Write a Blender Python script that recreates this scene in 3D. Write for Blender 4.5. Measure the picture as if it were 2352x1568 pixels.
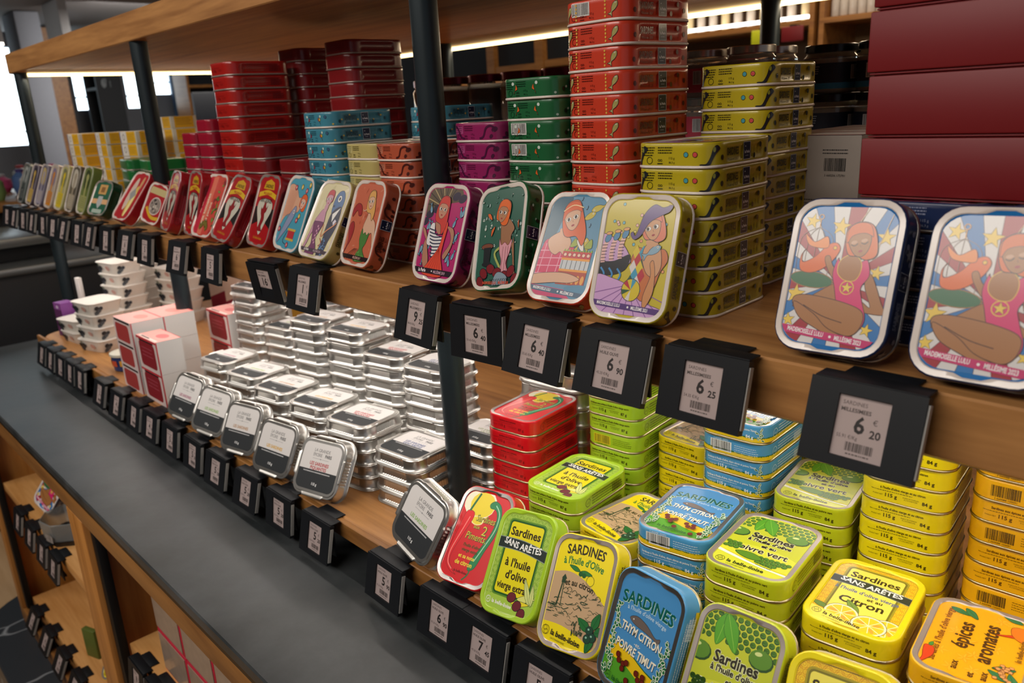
import bpy, bmesh, math, random
from mathutils import Vector, Matrix
from mathutils.geometry import tessellate_polygon
for o in list(bpy.data.objects): bpy.data.objects.remove(o)
S = bpy.context.scene
COL = S.collection
PI = math.pi
R = math.radians
rnd = random.Random(7)

# ---------------------------------------------------------------- camera
cam = bpy.data.cameras.new('camera'); cam.sensor_width = 36; cam.lens = 27.862; cam.clip_start = .01; cam.clip_end = 60
co = bpy.data.objects.new('camera', cam); COL.objects.link(co)
_r = Vector((0.69038409, 0.72155149, -0.05228063)); _u = Vector((-0.17047098, 0.23248712, 0.95754341)); _f = Vector((-0.70307145, 0.6521604, -0.283509))
co.matrix_world = Matrix(((_r.x, _u.x, -_f.x, 0.708129), (_r.y, _u.y, -_f.y, -0.556406), (_r.z, _u.z, -_f.z, 0.474056), (0, 0, 0, 1)))
cam.dof.use_dof = True; cam.dof.focus_distance = .74; cam.dof.aperture_fstop = 9
S.camera = co

# ---------------------------------------------------------------- world, lamps, exposure
w = bpy.data.worlds.new('world'); S.world = w; w.use_nodes = True
w.node_tree.nodes['Background'].inputs[0].default_value = (.86, .90, 1, 1)
w.node_tree.nodes['Background'].inputs[1].default_value = .22
def area(name, loc, target, sx, sy, energy, col):
    l = bpy.data.lights.new(name, 'AREA'); l.shape = 'RECTANGLE'; l.size = sx; l.size_y = sy; l.energy = energy; l.color = col
    o = bpy.data.objects.new(name, l); COL.objects.link(o); o.location = loc
    o.rotation_euler = (Vector(target) - Vector(loc)).to_track_quat('-Z', 'Z').to_euler()
    return o
WARM = (1, .80, .58); NEUT = (1, .93, .85)
area('aisle_ceiling_lamp', (-.15, -1.75, 1.55), (-.2, 0, .1), 2.4, .5, 34, NEUT)
area('aisle_ceiling_lamp', (-1.9, -1.2, 1.65), (-1.3, -.1, 0), .9, .5, 11, NEUT)
area('top_shelf_led', (-.35, .70, .606), (-.35, .62, 0), 2.5, .02, 3.2, WARM)
area('top_shelf_led', (-1.6, .35, .606), (-1.5, .35, 0), .02, .7, 1.2, WARM)
area('mid_shelf_led', (-.30, -.064, .2545), (-.30, -.05, 0), 2.6, .008, 1.7, NEUT)
area('mid_shelf_led', (-.30, .05, .2545), (-.30, .05, 0), 2.6, .008, 1.5, NEUT)
area('mid_shelf_led', (-.30, .36, .254), (-.30, .20, 0), 2.5, .02, 2.6, NEUT)
area('store_lamp', (-.9, 2.1, 1.5), (-.9, 2.6, .6), 2.2, .3, 14, WARM)
area('store_lamp', (-5.2, 1.6, 1.5), (-6.0, 1.6, .3), 2.5, .8, 60, NEUT)
S.view_settings.view_transform = 'Standard'; S.view_settings.look = 'None'; S.view_settings.gamma = 1
S.view_settings.use_curve_mapping = False
S.view_settings.exposure = 0.0

# ---------------------------------------------------------------- materials
def lin(h):
    h = h.lstrip('#'); out = []
    for i in (0, 2, 4):
        c = int(h[i:i+2], 16) / 255
        out.append(c / 12.92 if c <= .04045 else ((c + .055) / 1.055) ** 2.4)
    return tuple(out) + (1,)
MATS = {}
def P(nt): return nt.nodes['Principled BSDF']
def mat(name, col, rough=.4, metal=0, coat=0, noise=.06, scale=60, bump=0, emis=0, trans=0, alpha=1, spec=.5):
    if name in MATS: return MATS[name]
    m = bpy.data.materials.new(name); m.use_nodes = True; nt = m.node_tree; b = P(nt)
    c = lin(col) if isinstance(col, str) else tuple(col) + (1,)
    tc = nt.nodes.new('ShaderNodeTexCoord'); nz = nt.nodes.new('ShaderNodeTexNoise'); nz.inputs['Scale'].default_value = scale; nz.inputs['Detail'].default_value = 4
    nt.links.new(tc.outputs['Object'], nz.inputs['Vector'])
    mx = nt.nodes.new('ShaderNodeMix'); mx.data_type = 'RGBA'
    mx.inputs[6].default_value = tuple(x * (1 - noise) for x in c[:3]) + (1,); mx.inputs[7].default_value = tuple(min(1, x * (1 + noise)) for x in c[:3]) + (1,)
    nt.links.new(nz.outputs['Fac'], mx.inputs[0]); nt.links.new(mx.outputs[2], b.inputs['Base Color'])
    b.inputs['Roughness'].default_value = rough; b.inputs['Metallic'].default_value = metal; b.inputs['Coat Weight'].default_value = coat; b.inputs['Coat Roughness'].default_value = .12
    b.inputs['Specular IOR Level'].default_value = spec
    if trans: b.inputs['Transmission Weight'].default_value = trans; b.inputs['IOR'].default_value = 1.45
    if alpha < 1: b.inputs['Alpha'].default_value = alpha
    if bump:
        bp = nt.nodes.new('ShaderNodeBump'); bp.inputs['Strength'].default_value = bump; bp.inputs['Distance'].default_value = .002
        nt.links.new(nz.outputs['Fac'], bp.inputs['Height']); nt.links.new(bp.outputs[0], b.inputs['Normal'])
    if emis:
        b.inputs['Emission Color'].default_value = c; b.inputs['Emission Strength'].default_value = emis
    MATS[name] = m; return m
def wood(name, c1, c2, axis='X', rough=.42, scale=1.0):
    if name in MATS: return MATS[name]
    m = bpy.data.materials.new(name); m.use_nodes = True; nt = m.node_tree; b = P(nt); N = nt.nodes.new; Lk = nt.links.new
    tc = N('ShaderNodeTexCoord'); mp = N('ShaderNodeMapping')
    st = [14, 14, 14]; st['XYZ'.index(axis)] = 1.1
    mp.inputs['Scale'].default_value = [s * scale for s in st]
    Lk(tc.outputs['Object'], mp.inputs[0])
    n1 = N('ShaderNodeTexNoise'); n1.inputs['Scale'].default_value = 2.2; n1.inputs['Detail'].default_value = 8; n1.inputs['Distortion'].default_value = 1.2
    n2 = N('ShaderNodeTexNoise'); n2.inputs['Scale'].default_value = 14; n2.inputs['Detail'].default_value = 6
    Lk(mp.outputs[0], n1.inputs['Vector']); Lk(mp.outputs[0], n2.inputs['Vector'])
    ad = N('ShaderNodeMath'); ad.operation = 'MULTIPLY_ADD'; ad.inputs[1].default_value = .35
    Lk(n2.outputs['Fac'], ad.inputs[0]); Lk(n1.outputs['Fac'], ad.inputs[2])
    cr = N('ShaderNodeValToRGB'); cr.color_ramp.elements[0].position = .42; cr.color_ramp.elements[0].color = lin(c1); cr.color_ramp.elements[1].position = .86; cr.color_ramp.elements[1].color = lin(c2)
    Lk(ad.outputs[0], cr.inputs[0]); Lk(cr.outputs[0], b.inputs['Base Color'])
    bp = N('ShaderNodeBump'); bp.inputs['Strength'].default_value = .15; bp.inputs['Distance'].default_value = .001
    Lk(ad.outputs[0], bp.inputs['Height']); Lk(bp.outputs[0], b.inputs['Normal'])
    b.inputs['Roughness'].default_value = rough
    MATS[name] = m; return m
def ink_mat(name, rough=.28, coat=.35, metal=0):
    m = bpy.data.materials.new(name); m.use_nodes = True; nt = m.node_tree; b = P(nt)
    a = nt.nodes.new('ShaderNodeAttribute'); a.attribute_name = 'ink'
    nt.links.new(a.outputs['Color'], b.inputs['Base Color']); b.inputs['Roughness'].default_value = rough; b.inputs['Coat Weight'].default_value = coat; b.inputs['Coat Roughness'].default_value = .1; b.inputs['Metallic'].default_value = metal
    return m
INK = ink_mat('printed_lacquer'); INKP = ink_mat('printed_paper', .55, 0)
OAK = wood('oak_board', '8a5a30', 'c08a52'); OAKD = wood('oak_edge', '7d5026', 'a8743c'); OAKV = wood('oak_upright', 'a06428', 'd08f4a', 'Z')
OAKL = wood('oak_cell_lining', 'b06c2a', 'd89648', 'Z'); OAKS = wood('oak_cell_shelf', 'c08444', 'e0a868')
STEEL = mat('blackened_steel', '263035', .38, .45, noise=.15, scale=25)
PLAST = mat('black_tag_plastic', '101318', .5, 0, 0, .1, 200, spec=.35)
ALU = mat('aluminium', 'd2d0cc', .33, 1, 0, .05, 300)
GOLD = mat('tinplate_gold', 'b9ab86', .28, 1); TIN = mat('tinplate', 'b4b0ac', .30, 1)
# dark stone counter with cloudy wear
def stone():
    m = bpy.data.materials.new('dark_stone'); m.use_nodes = True; nt = m.node_tree; b = P(nt); N = nt.nodes.new; Lk = nt.links.new
    tc = N('ShaderNodeTexCoord'); n1 = N('ShaderNodeTexNoise'); n1.inputs['Scale'].default_value = 7; n1.inputs['Detail'].default_value = 9; n1.inputs['Roughness'].default_value = .62
    Lk(tc.outputs['Object'], n1.inputs['Vector'])
    cr = N('ShaderNodeValToRGB'); cr.color_ramp.elements[0].position = .35; cr.color_ramp.elements[0].color = lin('2a2e30'); cr.color_ramp.elements[1].position = .7; cr.color_ramp.elements[1].color = lin('4c4f51')
    Lk(n1.outputs['Fac'], cr.inputs[0]); Lk(cr.outputs[0], b.inputs['Base Color'])
    rr = N('ShaderNodeMapRange'); rr.inputs[3].default_value = .26; rr.inputs[4].default_value = .5
    Lk(n1.outputs['Fac'], rr.inputs[0]); Lk(rr.outputs[0], b.inputs['Roughness'])
    bp = N('ShaderNodeBump'); bp.inputs['Strength'].default_value = .12; bp.inputs['Distance'].default_value = .002
    n2 = N('ShaderNodeTexNoise'); n2.inputs['Scale'].default_value = 40; Lk(tc.outputs['Object'], n2.inputs['Vector'])
    Lk(n2.outputs['Fac'], bp.inputs['Height']); Lk(bp.outputs[0], b.inputs['Normal'])
    MATS['dark_stone'] = m; return m
STONE = stone()

# ---------------------------------------------------------------- mesh builder
class MB:
    def __init__(self): self.v = []; self.f = []; self.m = []
    def add(self, vs, fs, mi=0):
        k = len(self.v); self.v += [tuple(x) for x in vs]; self.f += [tuple(i + k for i in f) for f in fs]; self.m += [mi] * len(fs)
    def box(self, x0, x1, y0, y1, z0, z1, mi=0, M=None, ch=0):
        if ch:
            bm = bmesh.new(); bmesh.ops.create_cube(bm, size=1)
            for v in bm.verts: v.co = ((x0 + x1) / 2 + v.co.x * (x1 - x0), (y0 + y1) / 2 + v.co.y * (y1 - y0), (z0 + z1) / 2 + v.co.z * (z1 - z0))
            bmesh.ops.bevel(bm, geom=list(bm.edges), offset=ch, segments=2, affect='EDGES', profile=.5)
            bm.verts.index_update(); vs = [v.co.copy() for v in bm.verts]; fs = [[v.index for v in f.verts] for f in bm.faces]; bm.free()
        else:
            vs = [Vector(p) for p in ((x0,y0,z0),(x1,y0,z0),(x1,y1,z0),(x0,y1,z0),(x0,y0,z1),(x1,y0,z1),(x1,y1,z1),(x0,y1,z1))]
            fs = [(3,2,1,0),(4,5,6,7),(0,1,5,4),(1,2,6,5),(2,3,7,6),(3,0,4,7)]
        if M: vs = [M @ v for v in vs]
        self.add(vs, fs, mi); return self
    def loft(self, rings, mi=0, cap0=True, cap1=True):
        n = len(rings[0]); vs = [p for r in rings for p in r]; fs = []
        for j in range(len(rings) - 1):
            a = j * n; b = a + n
            for i in range(n): k = (i + 1) % n; fs.append((a + i, a + k, b + k, b + i))
        if cap0: fs.append(tuple(reversed(range(n))))
        if cap1: fs.append(tuple(range((len(rings) - 1) * n, len(rings) * n)))
        self.add(vs, fs, mi); return self
    def lathe(self, prof, n=20, mi=0, c=(0, 0)):
        rings = [[(c[0] + r * math.cos(2*PI*i/n), c[1] + r * math.sin(2*PI*i/n), z) for i in range(n)] for r, z in prof]
        return self.loft(rings, mi)
    def tube(self, pts, r, n=8, mi=0):
        pts = [Vector(p) for p in pts]; rings = []
        for i, p in enumerate(pts):
            d = (pts[min(i+1, len(pts)-1)] - pts[max(i-1, 0)]).normalized(); a = d.orthogonal().normalized(); b = d.cross(a)
            if i and rings: a = (la - d * la.dot(d)).normalized(); b = d.cross(a)
            la = a; rr = r[i] if isinstance(r, (list, tuple)) else r
            rings.append([p + (a * math.cos(2*PI*k/n) + b * math.sin(2*PI*k/n)) * rr for k in range(n)])
        return self.loft(rings, mi)
    def mesh(self, name, mats, smooth=None):
        me = bpy.data.meshes.new(name); me.from_pydata(self.v, [], self.f)
        for m in (mats if isinstance(mats, (list, tuple)) else [mats]): me.materials.append(m)
        me.polygons.foreach_set('material_index', self.m); me.update()
        if smooth is not None:
            me.polygons.foreach_set('use_smooth', [True] * len(me.polygons)); me.set_sharp_from_angle(angle=R(smooth))
        return me
def link(name, data, parent=None, M=None):
    o = bpy.data.objects.new(name, data); COL.objects.link(o)
    if parent: o.parent = parent
    if M is not None: o.matrix_local = M
    return o
def obj(name, mb, mats, parent=None, smooth=35): return link(name, mb.mesh(name, mats, smooth), parent)
def thing(name, label, cat, M=None, group=None, data=None):
    o = bpy.data.objects.new(name, data); COL.objects.link(o); o['label'] = label; o['category'] = cat
    if group: o['group'] = group
    if M is not None: o.matrix_world = M
    return o
def struct(name, mb, mats, smooth=35):
    o = obj(name, mb, mats, None, smooth); o['kind'] = 'structure'; return o
def TR(x, y, z, yaw=0): return Matrix.Translation((x, y, z)) @ Matrix.Rotation(R(yaw), 4, 'Z')
NUM = ['first', 'second', 'third', 'fourth', 'fifth', 'sixth', 'seventh', 'eighth', 'ninth', 'tenth', 'eleventh', 'twelfth', 'thirteenth', 'fourteenth', 'fifteenth']
ORD = ['topmost'] + [n + ' from top' for n in NUM[1:]]

# ---------------------------------------------------------------- flat print: coloured polygons laid on a surface
GL = {}
def glyphs(s, bold):
    k = (s, bold)
    if k in GL: return GL[k]
    cu = bpy.data.curves.new('t', 'FONT'); cu.body = s; cu.resolution_u = 2; cu.size = 1; cu.offset = .026 if bold else 0
    o = bpy.data.objects.new('t', cu); me = bpy.data.meshes.new_from_object(o); me.calc_loop_triangles()
    vs = [(v.co.x, v.co.y) for v in me.vertices]; ts = [tuple(vs[i] for i in t.vertices) for t in me.loop_triangles]
    xs = [v[0] for v in vs] or [0, 1]; wd = (min(xs), max(xs))
    bpy.data.objects.remove(o); bpy.data.curves.remove(cu); bpy.data.meshes.remove(me)
    GL[k] = (ts, wd); return GL[k]
def spline(pts, closed=True, n=5):
    out = []; N = len(pts)
    for i in range(N if closed else N - 1):
        g = lambda j: pts[(i + j) % N] if closed else pts[max(0, min(N - 1, i + j))]
        p0, p1, p2, p3 = g(-1), g(0), g(1), g(2)
        for k in range(n):
            t = k / n
            out.append(tuple(.5 * (2*p1[a] + (p2[a]-p0[a])*t + (2*p0[a]-5*p1[a]+4*p2[a]-p3[a])*t*t + (3*p1[a]-p0[a]-3*p2[a]+p3[a])*t**3) for a in (0, 1)))
    if not closed: out.append(tuple(pts[-1]))
    return out
def rr(wd, ht, r, n=5, cx=0, cy=0):
    o = []
    for sx, sy, a0 in ((1,1,0),(-1,1,90),(-1,-1,180),(1,-1,270)):
        for i in range(n + 1):
            a = R(a0 + 90*i/n); o.append((cx + sx*(wd/2 - r) + r*math.cos(a), cy + sy*(ht/2 - r) + r*math.sin(a)))
    return o
class Art:
    """coordinates in millimetres"""
    def __init__(s, clip=None): s.t = []; s.z = 0.; s.clip = clip
    def _lay(s): s.z += .008; return s.z
    def poly(s, pts, col):
        z = s._lay()
        for t in tessellate_polygon([[Vector((p[0], p[1], 0)) for p in pts]]): s.t.append(([pts[i] for i in t], z, col))
        return s
    def sp(s, pts, col, lw=0, lc='#1c1420'):
        q = spline(pts); s.poly(q, col)
        if lw: s.stroke(q, lw, lc, True)
        return s
    def rect(s, x0, x1, y0, y1, col, rot=0): 
        p = [(x0,y0),(x1,y0),(x1,y1),(x0,y1)]
        if rot:
            cx, cy = (x0+x1)/2, (y0+y1)/2; c, n = math.cos(R(rot)), math.sin(R(rot)); p = [(cx+(x-cx)*c-(y-cy)*n, cy+(x-cx)*n+(y-cy)*c) for x, y in p]
        return s.poly(p, col)
    def rrect(s, cx, cy, wd, ht, r, col): return s.poly(rr(wd, ht, r, 4, cx, cy), col)
    def ell(s, cx, cy, rx, ry, col, rot=0, n=14, lw=0, lc='#1c1420'):
        c, k = math.cos(R(rot)), math.sin(R(rot))
        p = [(cx + rx*math.cos(2*PI*i/n)*c - ry*math.sin(2*PI*i/n)*k, cy + rx*math.cos(2*PI*i/n)*k + ry*math.sin(2*PI*i/n)*c) for i in range(n)]
        s.poly(p, col)
        if lw: s.stroke(p, lw, lc, True)
        return s
    def ring(s, cx, cy, r, lw, col, n=14): return s.stroke([(cx + r*math.cos(2*PI*i/n), cy + r*math.sin(2*PI*i/n)) for i in range(n)], lw, col, True)
    def star(s, cx, cy, r, col, rot=0, lw=.35):
        p = [(cx + (r if i % 2 == 0 else r*.42)*math.sin(R(rot + 36*i)), cy + (r if i % 2 == 0 else r*.42)*math.cos(R(rot + 36*i))) for i in range(10)]
        s.poly(p, col)
        if lw: s.stroke(p, lw, '#4a3a18', True)
        return s
    def stroke(s, pts, wd, col, closed=False):
        z = s._lay(); N = len(pts); L = []; Rr = []
        for i in range(N):
            a = pts[(i-1) % N] if (closed or i) else pts[i]; b = pts[(i+1) % N] if (closed or i < N-1) else pts[i]
            dx, dy = b[0]-a[0], b[1]-a[1]; l = math.hypot(dx, dy) or 1; nx, ny = -dy/l*wd/2, dx/l*wd/2
            L.append((pts[i][0]+nx, pts[i][1]+ny)); Rr.append((pts[i][0]-nx, pts[i][1]-ny))
        for i in range(N if closed else N-1):
            j = (i+1) % N; s.t.append(([L[i], Rr[i], Rr[j]], z, col)); s.t.append(([L[i], Rr[j], L[j]], z, col))
        return s
    def text(s, st, x, y, size, col, al='c', rot=0, bold=False, sq=1, shear=0, arc=0, maxw=0):
        ts, (x0, x1) = glyphs(st, bold); z = s._lay()
        if maxw and (x1-x0)*size*sq > maxw: sq = maxw / ((x1-x0)*size)
        off = -(x0+x1)/2 if al == 'c' else (-x0 if al == 'l' else -x1); c, k = math.cos(R(rot)), math.sin(R(rot))
        def tf(p):
            px, py = (p[0]+off)*size*sq + p[1]*size*shear, p[1]*size
            if arc: a = px/arc; px, py = (arc+py)*math.sin(a), (arc+py)*math.cos(a) - arc
            return (x + px*c - py*k, y + px*k + py*c)
        for t in ts: s.t.append(([tf(p) for p in t], z, col))
        return s
    def bars(s, x0, x1, y0, y1, col='#151515', bg=None, vert=False, seed=3):
        r = random.Random(seed)
        if bg: s.rect(x0-.8, x1+.8, y0-.9, y1+.5, bg)
        z = s._lay(); a, b = (y0, y1) if vert else (x0, x1); x = a
        while x < b - .3:
            wd = r.choice((.22, .22, .4, .62)); e = min(b, x+wd)
            q = [(x, y0), (e, y0), (e, y1), (x, y1)] if not vert else [(x0, x), (x1, x), (x1, e), (x0, e)]
            s.t.append(([q[0], q[1], q[2]], z, col)); s.t.append(([q[0], q[2], q[3]], z, col)); x = e + r.choice((.25, .35, .5))
        return s
    def lines(s, x0, x1, y, n, lh, col, hgt=.42, seed=1, al='l'):
        """rows of very small lettering, drawn as word-length dashes"""
        r = random.Random(seed); z = s._lay()
        for i in range(n):
            x = x0; yy = y - i*lh; e = x1 - r.random()*(x1-x0)*.2
            while x < e:
                wd = r.uniform(.6, 2.2); b = min(e, x+wd); q = [(x, yy), (b, yy), (b, yy+hgt), (x, yy+hgt)]
                s.t.append(([q[0], q[1], q[2]], z, col)); s.t.append(([q[0], q[2], q[3]], z, col)); x = b + .45
        return s
    # output ---------------------------------------------------------
    def _clipped(s):
        if not s.clip: return s.t
        C = s.clip; n = len(C); out = []
        def ins(p, a, b): return (b[0]-a[0])*(p[1]-a[1]) - (b[1]-a[1])*(p[0]-a[0])
        for t, z, col in s.t:
            if all(all(ins(p, C[i], C[(i+1) % n]) >= 0 for i in range(n)) for p in t): out.append((t, z, col)); continue
            q = list(t)
            for i in range(n):
                a, b = C[i], C[(i+1) % n]; o = []
                for j in range(len(q)):
                    p, r = q[j], q[(j+1) % len(q)]; dp, dr = ins(p, a, b), ins(r, a, b)
                    if dp >= 0: o.append(p)
                    if (dp >= 0) != (dr >= 0): t2 = dp/(dp-dr); o.append((p[0]+(r[0]-p[0])*t2, p[1]+(r[1]-p[1])*t2))
                q = o
                if not q: break
            if len(q) >= 3: out.append((q, z, col))
        return out
    def mesh(s, name, fn=None, split=None, m=None):
        V = []; F = []; C = []; cc = {}
        T = s._clipped()
        if split:
            T2 = []; stack = list(T)
            while stack:
                t, z, col = stack.pop()
                if len(t) > 3: stack += [([t[0], t[i], t[i+1]], z, col) for i in range(1, len(t)-1)]; continue
                xs = [p[0] for p in t]
                if max(xs)-min(xs) > split(t):
                    i = max(range(3), key=lambda i: abs(t[i][0]-t[(i+1) % 3][0])); a, b, c = t[i], t[(i+1) % 3], t[(i+2) % 3]; h = ((a[0]+b[0])/2, (a[1]+b[1])/2)
                    stack += [([a, h, c], z, col), ([h, b, c], z, col)]
                else: T2.append((t, z, col))
            T = T2
        for t, z, col in T:
            ar = sum(t[i][0]*t[(i+1) % len(t)][1] - t[(i+1) % len(t)][0]*t[i][1] for i in range(len(t)))
            if abs(ar) < 1e-5: continue
            if ar < 0: t = t[::-1]
            k = len(V); F.append(tuple(range(k, k+len(t))))
            if col not in cc: cc[col] = lin(col)
            for p in t:
                V.append(fn(p[0]*.001, p[1]*.001, z*.001) if fn else (p[0]*.001, p[1]*.001, z*.001)); C += cc[col]
        me = bpy.data.meshes.new(name); me.from_pydata(V, [], F); me.materials.append(m or INK)
        a = me.color_attributes.new('ink', 'FLOAT_COLOR', 'POINT'); a.data.foreach_set('color', C); me.update()
        return me
# ---------------------------------------------------------------- printed lids
PW, PL = 64, 92
def lidclip(wd=PW, ht=PL, r=12): return rr(wd, ht, r, 6)
def logo(a, x, y, sz, col, rot=0, sub=True):
    c, k = math.cos(R(rot)), math.sin(R(rot)); T = lambda u, v: (x + u*c - v*k, y + u*k + v*c)
    a.ring(*T(0, sz*.3), sz*.62, .35, col); a.ring(*T(-sz*.12, sz*.5), sz*.32, .3, col, 10); a.ring(*T(sz*.12, sz*.1), sz*.32, .3, col, 10)
    a.text('la belle-iloise', *T(sz*1.0, 0), sz, col, 'l', rot, True)
    if sub: a.text('LA CONSERVERIE', *T(sz*1.2, -sz*.55), sz*.33, col, 'l', rot)
def leaf(a, x, y, ln, wd, rot, col, lc='#1d3a18', lw=.35, rib=None):
    c, k = math.cos(R(rot)), math.sin(R(rot)); T = lambda u, v: (x + u*c - v*k, y + u*k + v*c)
    q = spline([T(0, 0), T(ln*.35, wd*.5), T(ln*.7, wd*.38), T(ln, 0), T(ln*.7, -wd*.38), T(ln*.35, -wd*.5)], True, 3)
    a.poly(q, col)
    if lw: a.stroke(q, lw, lc, True)
    if rib: a.stroke([T(0, 0), T(ln*.95, 0)], .3, rib)
def scrolls(a, x0, x1, y0, y1, col, d=8.2, lw=.42):
    j = 0; y = y0
    while y <= y1:
        x = x0 + (d/2 if j % 2 else 0)
        while x <= x1:
            for r_ in (1.2, 2.5, 3.8): a.ring(x, y, r_, lw, col, 12); a.z -= .008
            x += d
        y += d*.62; j += 1
    a.z += .02
def art_piments():
    a = Art(lidclip()); a.rect(-34, 34, -48, 48, '#d40f1b')
    a.ell(-10, 34, 22, 17, '#f6f1d2'); a.ell(-6, 33, 17, 13.5, '#f0d72c'); a.ell(-6, 16, 9, 5, '#f4e9a0'); a.ell(-6, 16, 7, 4, '#f0d72c')
    a.sp([(-24,22),(-15,24),(-12,18),(-17,0),(-23,-20),(-22,-32),(-12,-40),(-8,-42),(-17,-40),(-26,-33),(-29,-18),(-27,2)], '#e3121f', .5, '#8a0a12')
    a.stroke(spline([(-17,18),(-21,2),(-26,-20),(-24,-32),(-16,-38)], False), 1.1, '#ff8a80'); a.stroke(spline([(-20,24),(-17,33),(-13,44)], False), 2.6, '#176b3c')
    a.sp([(4,36),(10,40),(19,36),(24,24),(24,6),(18,-12),(13,-30),(5,-34),(5,-24),(12,-8),(18,8),(19,22),(14,31),(6,32)], '#16814a', .5, '#0a4a2a')
    a.stroke(spline([(12,36),(20,28),(21.5,12),(15,-8),(9,-24)], False), 1.2, '#9fd8b4'); a.stroke(spline([(8,-33),(7,-39),(2,-45)], False), 1.6, '#16703e')
    for dx, c, b in ((.5, '#1d4a1c', True), (0, '#d8c93a', False)):
        a.text('Sardines', 5+dx, 16-dx*.6, 10, c, 'c', 0, b, .8, .12); a.text('aux', -3+dx, 8-dx*.6, 6, c, 'c', 0, b); a.text('2', 9+dx, 3-dx*.6, 14, c, 'c', 0, b)
        a.text('Piments,', 1+dx, -4-dx*.6, 10.5, c, 'c', 0, b, .82, .1)
    a.text("l'huile d'olive", 0, -12, 4.6, '#4a4a10', bold=True); a.text('vierge extra', -1, -17, 4.6, '#4a4a10', bold=True)
    a.text('et sa note', -2, -24, 5.6, '#f2d83a', bold=True); a.text('de citron', -3, -31, 6.6, '#f2d83a', bold=True); a.text('la belle-iloise', -3, -39, 3.6, '#7c0a10', bold=True)
    return a
def band_sa(a, y, col='#24302c', h=11, slope=-4):
    q = [(-33, y+slope*-.4), (0, y+2.2), (33, y+slope*.6)]; up = spline(q, False, 5); dn = [(x, v-h) for x, v in reversed(up)]
    a.poly(up+dn, '#8d9a92'); a.poly([(x, v-.7) for x, v in up]+[(x, v+.7) for x, v in dn], col)
    a.text('SANS ARÊTES', 0, y-7.0, 8.8, '#f4f4ee', 'c', -3, True, .95, 0, -160, 58)
def art_lime():
    a = Art(lidclip()); a.rect(-34, 34, -48, 48, '#b4d158'); scrolls(a, -31, 31, -46, 46, '#7da52e')
    a.rrect(0, 4, 49, 74, 5, '#5f8f2a'); a.rrect(0, 4, 46, 71, 4, '#1f5a22'); a.rrect(0, 4, 42.5, 67.5, 3, '#e8da16')
    a.text('Sardines', 0, 25, 11.5, '#33260f', bold=True, maxw=39); band_sa(a, 20)
    a.text("à l'huile", 0, -4, 11, '#33260f', bold=True, maxw=33); a.text("d'olive", 2, -15.5, 11, '#33260f', bold=True, maxw=28); a.text('vierge extra', -1, -25.5, 9.4, '#33260f', bold=True, maxw=37)
    a.rect(-34, 34, -48, -33, '#a9cc4a'); leaf(a, 10, -31, 22, 6, 12, '#dfe27a'); leaf(a, 26, -34, 26, 6, 118, '#d8e089', rib='#1d3a18'); leaf(a, 28, -34, 20, 5, 98, '#d8e089', rib='#1d3a18'); leaf(a, 4, -36, 22, 5, 8, '#ecd92a')
    for x, y, q in ((3,-31,20),(12,-37,30),(19,-43,60)): a.ell(x, y, 5.6, 4.6, '#6e2830', q, lw=.5)
    logo(a, -25, -40.5, 5, '#f4f6e4', -2, False)
    return a
def art_olive():
    a = Art(lidclip()); a.rect(-34, 34, -48, 48, '#c3a27c')
    up = spline([(-34,13),(-14,17),(8,11),(34,-6)], False, 5); a.poly(up+[(34,48),(-34,48)], '#f0da14')
    a.poly(spline([(-34,-30),(-10,-30),(14,-36),(34,-46)], False, 4)+[(34,-50),(-34,-50)], '#f0da14')
    a.text('SARDINES', 0, 34, 12, '#2f2a14', 'c', 0, True, .8, 0, 120, 54); a.text("à l'huile d'Olive", 0, 24.5, 9, '#2d7a36', 'c', -2, True, .82, 0, 110, 56)
    leaf(a, -2, 19, 14, 4, 165, '#2d7a36'); leaf(a, -2, 19, 14, 4, -4, '#2d7a36'); a.ell(-1, 17, 2.4, 2.2, '#1e5a2a'); a.ell(3, 16.4, 2.4, 2.2, '#1e5a2a'); a.ring(11, 13, 4.4, .5, '#6a6414')
    a.text('et au citron', 0, 5.5, 7.6, '#2f2a14', 'c', -3, True, .9, 0, 80)
    g = '#26422c'; r = random.Random(5)
    a.stroke([(-21,-14),(-19,6)], 1.4, g); a.stroke([(-16.5,-14),(-17.4,6)], .8, g); a.rect(-20.4, -16, 6, 10, g); a.poly([(-21,10),(-15,10),(-18,14)], g)
    for i in range(46):
        x = r.uniform(-30, 26); y = r.uniform(-28, 0); l = r.uniform(2, 9)
        a.stroke(spline([(x, y), (x+l*.4, y+r.uniform(-1.6, 1.6)), (x+l, y+r.uniform(-2, 2))], False, 3), r.choice((.3, .45, .7)), g)
    for i in range(9):
        x = r.uniform(-14, 24); y = r.uniform(-6, 6); a.stroke(spline([(x-3, y), (x, y+2.4), (x+3, y), (x+1, y-2)], False, 4), .4, g)
    for i in range(26): x = r.uniform(-31, -16); y = r.uniform(-24, -12); a.stroke([(x, y), (x+r.uniform(2, 5), y)], .6, g)
    for i in range(18): x = r.uniform(2, 16); y = r.uniform(-32, -20); a.stroke([(x, y), (x+r.uniform(-2, 2), y-r.uniform(2, 5))], .8, g)
    logo(a, -26, -39, 6.6, '#2f2a14', -6)
    for x, y, l, q in ((22,-28,17,150),(24,-26,16,70),(26,-30,16,255),(27,-28,13,20)): leaf(a, x, y, l, 8, q, '#1d6a30', rib='#0e3a1a')
    for x, y in ((22,-27),(26,-32),(21,-34)): a.ell(x, y, 4, 3.8, '#1a4430', lw=.4); a.ell(x-1, y+1, 1.1, .9, '#8ab8a0')
    return a
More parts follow.
